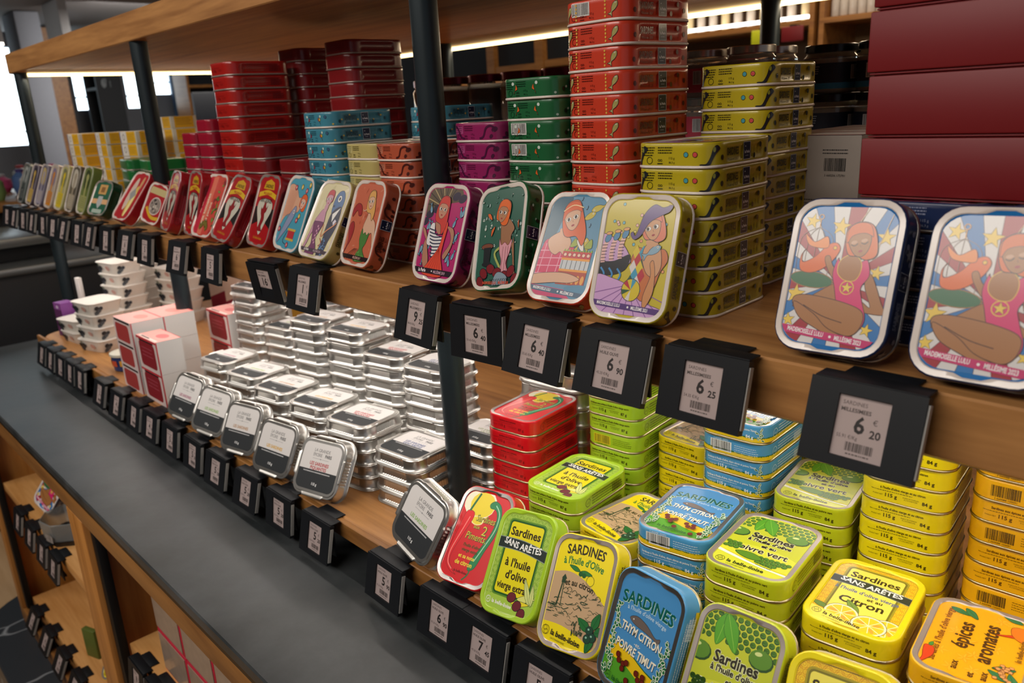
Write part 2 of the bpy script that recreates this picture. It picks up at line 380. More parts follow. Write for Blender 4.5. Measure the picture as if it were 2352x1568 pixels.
def art_thym():
    a = Art(lidclip()); a.rect(-34, 34, -48, 48, '#4a90c8')
    for i in range(11): q = R(200+i*14); a.stroke([(0,-14),(60*math.cos(q), -14+60*math.sin(q)+20)], .5, '#5aa0d4')
    a.poly(spline([(-34,-10),(-10,-14),(12,-22),(34,-26)], False, 4)+[(34,-50),(-34,-50)], '#2d6a34'); a.poly(spline([(-34,-11),(-10,-15),(12,-23),(34,-27.5)], False, 4)+[(34,-50),(-34,-50)], '#ecc41a')
    a.poly(spline([(-34,-27),(-12,-26),(10,-33),(34,-36)], False, 4)+[(34,-50),(-34,-50)], '#55a02a')
    for d, c in ((.5, '#bfe0d0'), (0, '#0d5e50')): a.text('SARDINES', 0+d, 23-d, 13.5, c, 'c', 0, True, .9, 0, 150, 57)
    a.text("à l'huile d'olive vierge", 1, 17.5, 5, '#d8ecf4', 'c', -2, False, 1, 0, 140, 42)
    a.sp([(-15,11),(-8,14.5),(3,12),(14,6),(19,7),(18,2),(13,4),(2,6),(-9,7.5)], '#6e625c', .3); a.ell(-11, 11, .7, .7, '#e0d8cc')
    for s_, x, y, z in (('THYM CITRON', 0, -2, 9.6), ('POIVRE TIMUT', -1, -17, 9.6)):
        a.text(s_, x+.5, y-.5, z, '#2a4a6a', 'c', -5, True, .8, 0, 0, 44); a.text(s_, x, y, z, '#f6eed6', 'c', -5, True, .8, 0, 0, 44)
    a.text('-et-', -1, -8.6, 5, '#f6eed6', 'c', -6)
    r = random.Random(4)
    for side in (-1, 1):
        for i in range(17):
            y = 16 - i*3.6 - (10 if side > 0 else 0); x = side*(27.5 + 2.2*math.sin(i*1.3)) + (0 if i < 10 else -side*2)
            for k in (0, 1, 2):
                q = r.uniform(20, 160); leaf(a, x+r.uniform(-1, 1), y, r.uniform(3.6, 5.4), 2.6, q if k else q+180, '#1d6a3a', '#e8f0d8', .42)
    for x, y in ((-16,-21),(-14,-25),(-9,-26),(-9,-30),(-6,-24),(6,-27),(9,-31),(13,-27),(14,-31),(-2,-37),(16,-42),(23,-38)): a.ell(x, y, 2.2, 2.4, '#6e2016', lw=.4, lc='#3a100c')
    logo(a, -22, -42.5, 5.6, '#1d5a24', -3)
    return a
def corns(a, pts, c='#5f9428', r_=2.5):
    for x, y in pts: a.ell(x, y, r_, r_*.95, '#24501c', n=9); a.z -= .008; a.ell(x+.1, y+.3, r_*.84, r_*.76, c, n=9); a.z -= .008
    a.z += .03
def art_poivre():
    a = Art(lidclip()); a.rect(-34, 34, -48, 48, '#c2c92a'); a.ell(0, -30, 44, 26, '#d4d838', n=24)
    pts = []
    for j in range(7):
        for i in range(12):
            x = -31 + i*5.6 + (2.8 if j % 2 else 0); y = 44 - j*4.6
            if y > 22 + abs(x)*.35 - (8 if abs(x) > 22 else 0) or (abs(x) < 3 and y > 20): pts.append((x, y))
    corns(a, pts)
    for q in (262, 296): leaf(a, -14, 46, 26 if q == 262 else 30, 12, q, '#54a01e', '#2d6a14', .4, '#9ad04a')
    for x, y in ((-29,12),(20,22)):
        a.ell(x, y, 10, 7.6, '#244c16'); a.ell(x-.6, y+.8, 9.2, 6.8, '#5a8a22'); a.ell(x-3, y+4, 3, 1.5, '#d2dc8a', 10)
    for d, c, b in ((1, '#eef0c0', True), (0, '#2a2410', True)):
        for s_, x, y, z, w_ in (('Sardines', 2, 9, 12, 45), ("à l'huile d'olive", 2, 2.5, 7, 46), ('et au', 4, -4.5, 7, 16), ('Poivre vert', 0, -14.5, 11.5, 52)):
            if d: 
                for dx, dy in ((-.5,0),(.5,0),(0,.5),(0,-.5)): a.text(s_, x+dx, y+dy, z, c, 'c', 0, b, .92, 0, 0, w_); a.z -= .008
                a.z += .01
            else: a.text(s_, x, y, z, c, 'c', 0, b, .92, 0, 0, w_)
    corns(a, [(-29+i*4.6+(2.3 if j % 2 else 0), -8-j*3.8) for j in range(3) for i in range(3)] + [(4+i*4.8+(2.4 if j % 2 else 0), -20-j*3.9) for j in range(4) for i in range(6-j)])
    a.sp([(-18,-20),(-8,-17),(2,-19),(6,-24),(-2,-27),(-12,-25)], '#5a8a22', .6, '#244c16')
    a.poly(spline([(-34,-22),(-12,-28),(10,-33),(34,-35)], False)+spline([(34,-37.5),(10,-35),(-12,-31),(-34,-26)], False), '#f4f2dc'); a.poly(spline([(-34,-20),(-12,-26),(10,-31),(34,-33)], False)+spline([(34,-34),(10,-32),(-12,-27),(-34,-22)], False), '#f0dc20')
    logo(a, -24, -40, 6.2, '#2c3a14', -2)
    return a
def art_citron():
    a = Art(lidclip()); a.rect(-34, 34, -48, 48, '#f4cf2a'); scrolls(a, -31, 31, -46, 46, '#d99a1c')
    a.stroke(lidclip(62.5, 90.5, 11.5), .7, '#6a5414', True)
    a.rrect(0, 4, 49, 74, 5, '#a89a28'); a.rrect(0, 4, 46, 71, 4, '#7a7220'); a.rrect(0, 4, 43, 68, 3, '#f2e45a')
    a.text('Sardines', 0, 25, 11.5, '#33260f', bold=True, maxw=40); band_sa(a, 20)
    a.text("à l'huile d'olive vierge", 0, 2, 6.4, '#5a6a94', 'c', -3, True, .9, 0, 0, 54); a.text('et au', 8, -4, 6, '#33260f', bold=True); a.text('Citron', 0, -14.5, 13, '#33260f', bold=True, maxw=38)
    leaf(a, 2, -26, 20, 7, 128, '#7c9a3a', rib='#3a5a1a'); leaf(a, -20, -30, 14, 6, 160, '#6a8a3a')
    for x, y, r_ in ((-9,-31,13),(25,-33,12),(13,-36,13)):
        a.ell(x, y, r_, r_*.95, '#f6f0c8', lw=.5, lc='#6a5a1a', n=22); a.ell(x, y, r_*.86, r_*.82, '#f4cf2a', n=20)
        for k in range(8): q = R(k*45+10); a.stroke([(x, y), (x+r_*.86*math.cos(q), y+r_*.82*math.sin(q))], .5, '#fbf4d0'); a.z -= .006
        for k in range(0, 8, 3): q = R(k*45+32); a.ell(x+r_*.5*math.cos(q), y+r_*.5*math.sin(q), r_*.26, r_*.13, '#eaa83a', k*45+32, 8)
    a.poly([(-33,-48),(-33,-31),(-10,-36),(12,-48)], '#f2e45a'); logo(a, -26, -39, 5.6, '#2f2a14', -8)
    return a
def art_epices():
    a = Art(lidclip()); a.rect(-34, 34, -48, 48, '#f2ab12')
    for i in range(12):
        x = random.Random(i).uniform(-26, 20); y = random.Random(i+50).uniform(-40, 40)
        for k in range(5): leaf(a, x, y, 6, 1.8, 72*k+i*9, '#f6b62c', '#e89c10', .25); a.z -= .012
    a.text("Sardines à l'huile d'olive vierge", -21.5, 0, 6.6, '#8a4a10', 'c', 90, True, .9, 0, 0, 76)
    a.text('aux', -7, -33, 7, '#5a3210', 'c', 90, True); a.text('épices', -5, 6, 15.5, '#4a2a12', 'c', 90, True, .9, 0, 0, 56); a.text('et', 4, -39, 7, '#5a3210', 'c', 90, True); a.text('aux', 12, -36, 7, '#5a3210', 'c', 90, True); a.text('aromates', 11, 4, 15.5, '#4a2a12', 'c', 90, True, .86, 0, 0, 64)
    for x, y, q in ((-27,-31,0), (24,26,-50)):
        T = lambda u, v: (x+u*math.cos(R(q))-v*math.sin(R(q)), y+u*math.sin(R(q))+v*math.cos(R(q)))
        a.sp([T(-3,10),T(3,9),T(4,0),T(0,-9),T(-4,-16),T(-2,-6),T(-3,2)], '#d83a1c', .4, '#7a1c0c'); leaf(a, *T(0,10), 6, 3, 80+q, '#3a8a3a')
    a.sp([(18,34),(26,36),(30,26),(26,18),(19,24)], '#ea7a1c', .4, '#8a3c0c')
    for x, y, q in ((-24,38,-20),(-14,42,-50),(24,42,160),(27,-18,200),(24,-34,150),(29,-38,110),(14,-44,20)): leaf(a, x, y, 15, 6, q, '#2d7a4a', rib='#123a22')
    for i in range(22): q = random.Random(i+9); a.ell(20+q.uniform(-5, 5), -24+q.uniform(-12, 8), 1.7, 1.6, '#d89a5a', lw=.35, lc='#7a3c1a', n=8)
    a.text('la belle-iloise', 28.5, 6, 5.4, '#7a4a10', 'c', 90, True)
    return a
# -------- illustrated lids
def face(a, x, y, s, tilt, skin, hair, style='bob', closed=False, look=0):
    T = lambda u, v: (x + (u*math.cos(R(tilt)) - v*math.sin(R(tilt)))*s, y + (u*math.sin(R(tilt)) + v*math.cos(R(tilt)))*s)
    L = lambda ps: [T(*p) for p in ps]
    if style == 'bob': a.sp(L([(-8,2),(-6,9),(1,12),(8,9),(10,1),(9,-9),(3,-11),(-2,-8),(-7,-6)]), hair, .5)
    elif style == 'long': a.sp(L([(-8,2),(-5,10),(1,12.5),(7,10),(9,0),(10,-14),(6,-22),(2,-14),(-5,-12),(-8,-8)]), hair, .5)
    elif style == 'cap': a.sp(L([(-7,3),(-5,9),(1,11),(7,8),(8,1),(6,-4),(-5,-4)]), hair, .5)
    a.sp(L([(-6.4,2),(-5,7),(1,8.5),(6,6),(6.6,0),(4,-6),(0,-8.6),(-4,-6)]), skin, .4)
    a.sp(L([(-7.4,2),(-5,9.5),(1,11.6),(7,9),(8,2),(6.4,3),(4,4.6),(0,5.2),(-4,4.4),(-6.4,1.4)]), hair, .3)
    for ex in (-3, 2.8):
        if closed: a.stroke(spline(L([(ex-2,-.4),(ex,-1.5),(ex+2,-.4)]), False), .6*s, '#3a2014'); a.ell(*T(ex, .6), 1.9*s, 1.1*s, '#c89a78', tilt, 10)
        else: a.ell(*T(ex, 0), 2.1*s, 1.6*s, '#f2ece4', tilt, 12, .25); a.ell(*T(ex+look*.5, 0), 1.1*s, 1.25*s, '#3a2014', tilt, 10)
    a.stroke(L([(.2,-1.6),(.5,-3)]), .35, '#7a4a34'); a.ell(*T(0, -5.2), 1.3*s, .75*s, '#a02c34', tilt, 9)
def banner(a, y, h, col, t1, t2, slope=0, tc='#f4eeee'):
    a.poly([(-34, y), (34, y+slope), (34, y+slope-h), (-34, y-h)], col); rot = math.degrees(math.atan2(slope, 68))
    a.text(t1, -28, y-h*.78, h*.82, tc, 'l', rot, True, .62, 0, 0, 27); a.ell(2, y-h*.5+slope*.5, .9, .9, tc); a.text(t2, 5, y-h*.78+slope*.55, h*.82, tc, 'l', rot, True, .62, 0, 0, 24)
def fish(a, x, y, s, rot, col, lc='#1c2430', spots=None):
    T = lambda u, v: (x + (u*math.cos(R(rot)) - v*math.sin(R(rot)))*s, y + (u*math.sin(R(rot)) + v*math.cos(R(rot)))*s)
    a.sp([T(5,0),T(2.5,1.9),(T(-1,1.7)),T(-4,.5),T(-7,2.2),T(-6.2,0),T(-7,-2.2),T(-4,-.5),T(-1,-1.7),T(2.5,-1.9)], col, .35, lc); a.ell(*T(3.2, .5), .55*s, .55*s, '#f4f0e4'); a.ell(*T(3.2, .5), .28*s, .28*s, '#101010')
def art_acrobat():
    a = Art(lidclip(66, 92, 15)); cols = ['#1f72b6', '#dcd8d6', '#a32430', '#dcd8d6']
    for i in range(28):
        q0, q1 = R(i*360/28), R((i+1)*360/28); a.poly([(0,-4), (90*math.cos(q0), -4+90*math.sin(q0)), (90*math.cos(q1), -4+90*math.sin(q1))], cols[i % 4]); a.stroke([(0,-4), (90*math.cos(q0), -4+90*math.sin(q0))], .3, '#3a2024'); a.z -= .014
    a.z += .02
    for x, y, s_, q in ((-24,36,5.5,10),(-4,33,6.5,5),(26,27,6,0),(24,4,5,8),(-27,-14,7,0),(-29,-32,5,-10),(24,-33,4.6,10),(-8,10,3.6,0),(-12,-17,2.6,0)): a.star(x, y, s_, '#ecc94e', q)
    for x in (-30,-24.5,-19,-13.5,-8): a.stroke(spline([(-18.5,32),(x, 24),(x, -2)], False), .35, '#8a7a70'); a.z -= .006
    a.ring(-18.5, 39, 1.6, .6, '#d8a050'); a.stroke([(-18.5,37),(-18.5,32)], .6, '#d8a050')
    a.ell(-18, -3.5, 15, 5.4, '#2f6a44', -4, 20, .5, '#a8703a')
    a.sp([(-2,18),(-5,22),(-11,20),(-18,12),(-26,8),(-27,14),(-25,17),(-28,12),(-27,3),(-20,1),(-12,4),(-5,11)], '#e0661c', .4, '#7a2c0c'); a.sp([(-10,19),(-12,26),(-20,22),(-27,27),(-24,20),(-16,18)], '#e8842a', .4, '#7a2c0c'); a.ell(-5.5, 18.6, 1.2, 1.2, '#f0c040', lw=.3)
    sk = '#a8703f'; lc = '#4a2412'
    a.stroke([(14,48),(6,32)], .5, '#d8c0a0'); a.stroke([(30,48),(20,12)], .5, '#d8c0a0')
    a.sp([(-3,-2),(-9,6),(-11,12),(-8,13),(-5,7),(0,2)], sk, .4, lc)
    a.sp([(21,3),(30,-14),(33,-22),(16,-21),(14,-16),(18,-15),(24,-18),(18,-4)], sk, .4, lc)
    a.sp([(4,-2),(-26,-22),(-24,-18),(-22,-14),(6,-19)], sk, .4, lc)
    a.sp([(-2,12),(-4,2),(-1,-8),(2,-18),(6,-28),(18,-34),(22,-26),(18,-14),(16,-6),(20,2),(17,12),(12,10),(0,10)], '#d8256f', .4, lc)
    a.sp([(0,11),(-1,3),(4,-2),(11,-2),(14,4),(13,11),(7,15)], sk, .4, '#ecc94e')
    a.sp([(20,-22),(8,-17),(-14,-14),(-26,-15),(-28,-20),(-22,-27),(-12,-32),(2,-36),(14,-38),(20,-32)], sk, .5, lc)
    a.sp([(-27,-19),(-22,-29),(-8,-36),(8,-42),(10,-39),(-2,-34),(-12,-26)], sk, .5, lc); a.stroke(spline([(-20,-21),(-6,-27),(8,-30)], False), .6, lc)
    a.star(7, -7, 4, '#ecc94e', 0, .3); a.ring(7, -7, 4.4, .6, '#ecc94e')
    face(a, 10, 23, 1.12, 14, sk, '#d9661a', 'bob', True)
    banner(a, -35, 5.2, '#c8286c', 'MADEMOISELLE LULU', 'MILLÉSIME 2023', -5)
    return a
def art_harlequin():
    a = Art(lidclip()); a.rect(-34, 34, -48, 48, '#c6b32c'); sk = '#d09a70'; lc = '#2c1830'
    for i in range(22):
        q = random.Random(i+3); a.ell(q.uniform(-30, 30), q.uniform(-10, 44), 1.3, 1.3, q.choice(['#e89a6a', '#6ab4c0', '#ecb8a8', '#e0d060']), lw=.35, lc='#4a3410')
    a.sp([(-34,16),(-20,14),(-8,6),(-4,-6),(-34,-10)], '#c9a0cc', .5, lc); a.sp([(-34,-6),(-18,-4),(-4,2),(-6,-10),(-20,-16),(-34,-14)], '#16161e')
    for i, x in enumerate((-29,-21,-13)):
        y = 2+i*2; a.stroke(spline([(x, y-8), (x-1, y), (x+1, y+9)], False), 4, '#e6b8b0')
        for k in range(6): a.stroke([(x-2.4, y-7+k*2.6), (x+2.6, y-6.4+k*2.6)], .6, '#4a2430'); a.z -= .006
        a.ell(x+2, y+12, 2.6, 4, '#4a86b0', -30, 12, .4, lc); a.ell(x+2.4, y+16, 3, 1.4, '#e0a060', 10, 10, .4, lc); a.stroke(spline([(x-1,-10),(x+3,-15),(x,-21)], False), 1.6, '#3f8ac4')
    a.sp([(-36,-18),(-16,-18),(2,-24),(14,-34),(34,-40),(36,-52),(-36,-52)], '#cfa2d2', .4, lc)
    for i in range(9): q = R(200+i*17); a.stroke([(0,-22), (60*math.cos(q), -22+46*math.sin(q))], .7, '#8a5a9c'); a.z -= .006
    a.sp([(4,8),(-2,-2),(2,-14),(4,-26),(14,-34),(22,-24),(26,-10),(31,0),(26,8),(14,4)], '#c8703e', .4, lc)
    hc = ['#d8c030', '#3f98b8', '#b8283a', '#2f5a3c', '#dcd4d0']; k = 0
    for j in range(6):
        for i in range(2):
            x = 2+i*6+(3 if j % 2 else 0)-(j*.6); y = 4-j*6; a.poly([(x,y+6),(x+3.4,y),(x,y-6),(x-3.4,y)], hc[k % 5]); k += 1
    a.ell(2, -26, 8.6, 9, '#d8c030', 0, 18, .5, lc)
    for i in range(6): q = R(i*60); a.poly([(2,-26), (2+8.4*math.cos(q), -26+8.8*math.sin(q)), (2+8.4*math.cos(q+.5), -26+8.8*math.sin(q+.5))], hc[i % 5])
    a.sp([(10,10),(8,0),(14,-12),(22,-14),(26,-6),(24,6),(20,12)], sk, .4, lc); a.sp([(16,-40),(14,-30),(18,-14),(16,-4),(19,-2),(22,-14),(22,-28)], '#cf8f5c', .4, lc)
    fish(a, 17, 6, 1.5, 32, '#86a8bc')
    a.sp([(10,14),(11,10),(19,10),(20,16)], sk)
    face(a, 13, 24, 1.15, 18, sk, '#dc7a5c', 'bob', False, -1)
    a.sp([(0,20),(4,34),(12,42),(20,40),(28,42),(26,37),(20,34),(10,28),(4,18),(-2,14),(-6,18),(-4,20),(-2,17)], '#5a3c7c', .5, lc)
    banner(a, -36, 4.6, '#5a3c7c', 'MADEMOISELLE LULU', 'MILLÉSIME 2021', -3)
    return a
def art_cake():
    a = Art(lidclip()); a.rect(-34, 34, -48, 48, '#5d8fae'); a.sp([(-34,44),(-10,46),(-14,30),(-20,8),(-34,4)], '#2c5a70'); sk = '#d8a888'; lc = '#3a1420'
    for x, y, q in ((22,36,200),(14,28,30),(12,6,70),(20,2,110)): fish(a, x, y, 1.5, q, '#c8b440')
    for x, y in ((2,42),(18,18),(10,34)): a.text('♪', x, y, 6, '#1c2a3a', bold=True)
    a.sp([(-30,0),(-34,-24),(-30,-34),(-6,-32),(8,-22),(6,2),(-4,2),(-14,8),(-26,6)], '#d2265c', .4, lc)
    for y in (-4,-11,-18,-25): a.stroke([(-32,y-1),(4,y+1)], .8, '#f0a8bc'); a.z -= .006
    for x in (-26,-16,-6): a.stroke([(x,2),(x-2,-32)], .8, '#f0a8bc'); a.z -= .006
    a.sp([(-25,6),(-21,-4),(-13,-8),(-8,-5),(-2,-8),(2,4),(-6,12),(-12,14)], sk, .4, lc)
    for y0, y1, c in ((-34,-22,'#b03a1e'),(-22,-20,'#e89a30'),(-20,-12,'#c8ccd0'),(-12,-10,'#e89a30'),(-10,-4,'#c83038')): a.rect(-4, 28, y0, y1, c)
    for i in range(6): a.ell(-1+i*5.2, -29, 2, 4, '#e8a040'); a.z -= .006; a.ell(-1+i*5.2, -7, 1.8, 1.6, '#f0c8b0', lw=.3); a.z -= .012; a.stroke([(-2+i*5.2,-12),(-2+i*5.2,-20)], .8, '#6a7078'); a.z -= .006
    for i in range(11): a.poly([(-4+i*3,-4),(-2.5+i*3,-1.5),(-1+i*3,-4)], '#8aa83a'); a.z -= .006
    a.sp([(2,0),(6,8),(10,2)], '#9aa83a', .3); a.sp([(18,0),(24,8),(26,0)], '#9aa83a', .3); a.sp([(8,6),(12,12),(18,-2),(14,-2)], '#e8e0d8', .3)
    a.sp([(-34,-28),(-10,-24),(8,-24),(22,-28),(12,-32),(-6,-33),(-34,-36)], sk, .4, lc)
    a.sp([(-14,16),(-12,10),(-4,8),(-3,16)], sk); face(a, -4, 26, 1.35, 22, sk, '#d85a1c', 'long', False, 0)
    a.stroke(spline([(-16,32),(-6,38),(6,36)], False), .8, '#f0d8a0')
    a.poly([(-34,-36),(34,-40),(34,-52),(-34,-52)], '#c83068'); a.sp([(8,-36),(34,-34),(36,-50),(20,-48)], '#4a86a8')
    banner(a, -36.5, 4.4, '#3a5a78', 'MADEMOISELLE LULU', 'MILLÉSIME 2020', -4)
    return a
def art_corset():
    a = Art(lidclip()); a.rect(-34, 34, -48, 48, '#2c5c4c'); sk = '#9c6c4c'; lc = '#181c1c'
    for i in range(46): q = random.Random(i+70); a.ell(q.uniform(-31, 31), q.uniform(-20, 45), q.uniform(.7, 2), q.uniform(.7, 2.2), q.choice(['#9ab4ac', '#4a7c6c', '#c4d0c4']), n=9, lw=.25)
    for x, y, q in ((-20,24,-40),(-12,2,60),(28,4,95)): a.sp([(x,y),(x+4*math.cos(R(q))-2*math.sin(R(q)), y+4*math.sin(R(q))+2),(x+10*math.cos(R(q)), y+10*math.sin(R(q))),(x+3*math.cos(R(q)), y+3*math.sin(R(q))-2)], '#d8642a', .4)
    a.ell(-16, -8, 9, 3, '#7a4430', 0, 14, .6); a.poly([(-21,-9),(-10,-9),(-11,-24),(-20,-24)], '#1c2024'); a.ell(-15, -25, 7, 2.4, '#1c2024')
    a.sp([(2,16),(2,8),(6,-10),(20,-8),(22,-2),(26,-26),(29,-40),(26,-40),(23,-22),(18,-2),(22,6),(16,14),(10,17)], sk, .4, lc); a.stroke(spline([(4,-10),(-4,-16),(6,-30)], False), 2.6, '#a8b060')
    a.sp([(2,-2),(5,-8),(10,-6),(15,-9),(20,-4),(18,-16),(14,-26),(20,-38),(6,-36),(7,-24),(3,-14)], '#d89aa4', .5, '#7a2c3c')
    for x in (8,12,15.5): a.stroke([(x,-10),(x,-34)], .5, '#7a2c3c')
    r = '#7c1c24'
    for x, y in ((-18,-34),(-8,-30),(2,-34),(12,-38),(22,-34),(28,-42),(-22,-42)): a.ell(x, y, 6.4, 4.6, r, x*2, 12, .6)
    a.sp([(0,-36),(8,-34),(18,-40),(12,-50),(-4,-50)], '#8a9ca8', .4)
    for i in range(12): x = -6+i*2.6; a.stroke(spline([(x,-47),(x+1,-43),(x-1,-40)], False), .7, '#16181c'); a.z -= .006
    a.text('MADEMOISELLE LULU', -18, -44, 3.6, '#e0563a', 'l', -3, True, .6); a.text('MILLÉSIME 2018', 6, -45, 3.6, '#e0563a', 'l', -3, True, .6)
    face(a, 3, 23, 1.1, -12, '#b07c58', '#de641a', 'bob', False, -1)
    return a
def art_striped():
    a = Art(lidclip()); a.rect(-34, 34, -48, 48, '#b22468'); sk = '#b27c64'; lc = '#241424'
    a.poly([(-34,14),(-28,48),(20,48),(28,34),(2,30)], '#5a4a34')
    for i in range(9): q = R(62+i*14); a.stroke([(-2,26),(-2+44*math.cos(q), 26+34*math.sin(q))], 1, '#b8a070' if i % 2 else '#20181c'); a.z -= .006
    for x, y in ((-24,18),(-14,24),(14,38),(24,36),(-30,10)): a.ell(x, y, 6.4, 4.4, '#2c2038', 20, 12)
    for i in range(20): q = random.Random(i+20); fish(a, q.choice([q.uniform(-30,-16), q.uniform(16,30)]), q.uniform(-34, 30), .95, q.choice([250, 285, 70]), '#6f9ab4')
    a.sp([(-12,8),(-4,12),(6,8),(16,0),(18,-10),(10,-22),(14,-26),(22,-10),(18,6)], sk, .4, lc); a.sp([(-18,-4),(-24,-12),(-22,-30),(-16,-38),(-12,-30),(-18,-14)], sk, .4, lc); a.sp([(-18,-12),(-28,-2),(-30,4),(-24,0)], sk, .4, lc)
    a.sp([(-18,6),(-12,9),(-8,-2),(4,-4),(8,-6),(4,-26),(-8,-26),(-10,-16),(-20,-12)], '#e0dcdc', .4, lc)
    for i in range(9): y = 4-i*3.4; a.stroke(spline([(-19+i*1.1, y-1), (-8, y-2.4), (5, y-1)], False), 1.3, '#262a48'); a.z -= .006
    a.sp([(6,10),(10,8),(8,-12),(8,-24),(14,-44),(-18,-44),(-10,-30),(2,-14)], '#de4a34', .4, lc)
    for i in range(6): a.stroke([(3,-16),(-14+i*5,-42)], .4, '#8a2418'); a.z -= .006
    a.sp([(-10,14),(-9,4),(-2,-2),(4,4),(2,14)], sk, .3, lc); face(a, -3, 24, 1.15, -6, '#c08a70', '#c83c34', 'long', False, .6)
    a.rect(-34, 34, -43, -37.5, '#2a1a26'); a.text('la Perle', -24, -41.8, 5, '#f0e8e8', 'l', 0, True, .8); a.ell(-2, -40.2, .9, .9, '#f0e8e8'); a.text('MILLÉSIME 2019', 1, -41.8, 4, '#c8a0b0', 'l', 0, True, .7)
    return a
def art_blonde():
    a = Art(lidclip()); a.rect(-34, 34, -48, 48, '#c4664a'); lc = '#3a1814'; sk = '#d8ac90'
    for i in range(30): q = random.Random(i+5); a.ell(q.uniform(-30, 30), q.uniform(-40, 44), q.uniform(1, 4), q.uniform(.8, 2), q.choice(['#cc7658', '#b85a40', '#d08468']), q.uniform(0, 90), 8)
    a.sp([(-30,14),(-22,22),(-12,20),(-8,10),(-14,8),(-20,14),(-28,6)], '#a02c30', .6, lc); a.sp([(-28,-2),(-22,0),(-18,-8),(-20,-20),(-28,-34),(-32,-40),(-26,-24),(-30,-10)], '#a02c30', .6, lc)
    a.sp([(6,8),(2,-4),(6,-18),(16,-14),(24,-10),(30,-24),(33,-24),(28,0),(18,8),(12,16),(8,16)], sk, .5, lc)
    a.sp([(2,-6),(6,-12),(10,-10),(14,-13),(19,-10),(16,-22),(12,-30),(22,-42),(-4,-44),(4,-30),(0,-18)], '#4c7c3c', .6, '#1c3a18')
    for i in range(14): q = random.Random(i+88); a.ell(q.uniform(-2, 18), q.uniform(-44, -32), 1.6, 1.2, '#68984c', q.uniform(0, 90), 7)
    for i in range(5): a.stroke(spline([(-26+i*6,-44),(-16+i*4,-36),(-6+i*2,-30)], False), .5, lc)
    face(a, 8, 26, 1.05, 8, sk, '#d8a25c', 'long', False, -1); a.stroke([(2,16),(-4,14),(-6,16)], 1.2, sk)
    a.rect(-34, 34, -43, -38, '#241418'); a.text('MILLÉSIME 2017', 4, -41.8, 3.8, '#c8a090', 'c', 0, True, .7)
    return a
def art_couple():
    a = Art(lidclip()); a.rect(-34, 34, -48, 48, '#d0c498'); lc = '#34182c'
    for i in range(16): q = random.Random(i+15); a.ell(q.uniform(-30, 30), q.uniform(-40, 44), q.uniform(3, 9), q.uniform(2, 5), q.choice(['#d8cca4', '#c4b888', '#dcd0b0']), q.uniform(0, 90), 9)
    a.sp([(6,26),(10,36),(20,38),(27,28),(26,14),(16,4),(8,10)], '#4a6a98', .6, '#16203c'); a.ell(16, 28, 4, 4.4, '#e8e4dc', lw=.5); a.ell(16, 28, 2, 2.4, '#101420'); a.ell(9, 18, 2, 1.6, '#22304c')
    a.sp([(10,10),(26,18),(30,-6),(24,-26),(20,-44),(8,-46),(10,-26),(8,-8)], '#20203c', .5, lc); a.poly([(12,8),(25,17),(16,-2)], '#e8e4e0'); a.poly([(11,6),(13,-10),(15,0)], '#141428'); a.poly([(22,2),(26,0),(22,-6),(19,-2)], '#d8d0dc')
    for i in range(26): q = random.Random(i+33); a.ell(q.uniform(10, 21), q.uniform(-45, -24), 1.1, 1, '#5a86b8', n=6)
    a.sp([(-12,12),(-4,10),(-2,4),(0,-4),(-6,-14),(-18,-18),(-22,-34),(-26,-42),(-28,-40),(-24,-20),(-22,-4),(-18,4)], '#c088a0', .5, lc)
    a.sp([(-22,-6),(-16,-4),(-4,-4),(0,-6),(-4,-18),(-6,-26),(2,-38),(0,-47),(-20,-47),(-12,-34),(-16,-22)], '#6c2458', .6, lc)
    for i in range(8): a.ell(-9+(i % 2)*3, -10-i*3, 1.2, 1.6, '#d8a0b8', n=7)
    a.stroke(spline([(2,-6),(4,-22),(12,-14),(24,-6),(28,-2)], False), 1.8, '#d0885c'); a.stroke(spline([(4,-24),(10,-30),(6,-34)], False), 1.2, '#b04c34')
    face(a, -6, 26, 1.05, 4, '#c490a0', '#b8303c', 'cap', False, 1); a.sp([(-10,18),(-9,10),(-3,10),(-3,18)], '#c490a0')
    a.rect(-34, 34, -43, -38.5, '#3a2434'); a.text('la Perle', -22, -42, 4.6, '#e8dcd8', 'l', 0, True, .8); a.text('MILLÉSIME 2016', 0, -42, 3.6, '#b09aa0', 'l', 0, True, .7)
    return a
def art_teal():
    a = Art(lidclip()); a.rect(-34, 34, -48, 48, '#4698b0'); lc = '#3a2438'
    a.sp([(-34,30),(-20,38),(-6,30),(2,22),(14,22),(10,4),(-6,0),(-22,-6),(-34,-22)], '#d4a184', .5, lc)
    for i in range(8): a.stroke([(-26+i*3,30),(-28+i*2.4,-6)], .6, '#c06a50')
    face(a, 16, 16, 1.0, -10, '#dcb09c', '#d8602c', 'bob', False, -1)
    a.sp([(0,10),(4,2),(-4,-16),(-18,-34),(-26,-42),(-22,-26),(-12,-4)], '#8a92b0', .6, '#2c3048'); a.ell(-1, 2, 2.6, 3, '#e0e0e4', lw=.4); a.ell(-1, 2, 1.2, 1.4, '#101420')
    a.rect(-2, 16, -34, -22, '#b83038'); a.rect(-4, 18, -23, -20, '#c8a84a'); a.rect(-4, 18, -36, -33, '#c8a84a'); a.stroke(spline([(-4,-24),(-10,-38),(0,-42)], False), 1, lc)
    for x, y, c in ((4,36,'#d0b43c'),(18,32,'#c84858'),(12,-8,'#c84858'),(4,-42,'#c84858'),(16,-2,'#d0b43c'),(-28,-24,'#c84858'),(24,40,'#d0b43c'),(-12,34,'#c84858')): a.ell(x, y, 3, 3.6, c, 0, 12, .6, lc); a.ell(x, y, 1, 1.3, '#f0d8c0')
    return a
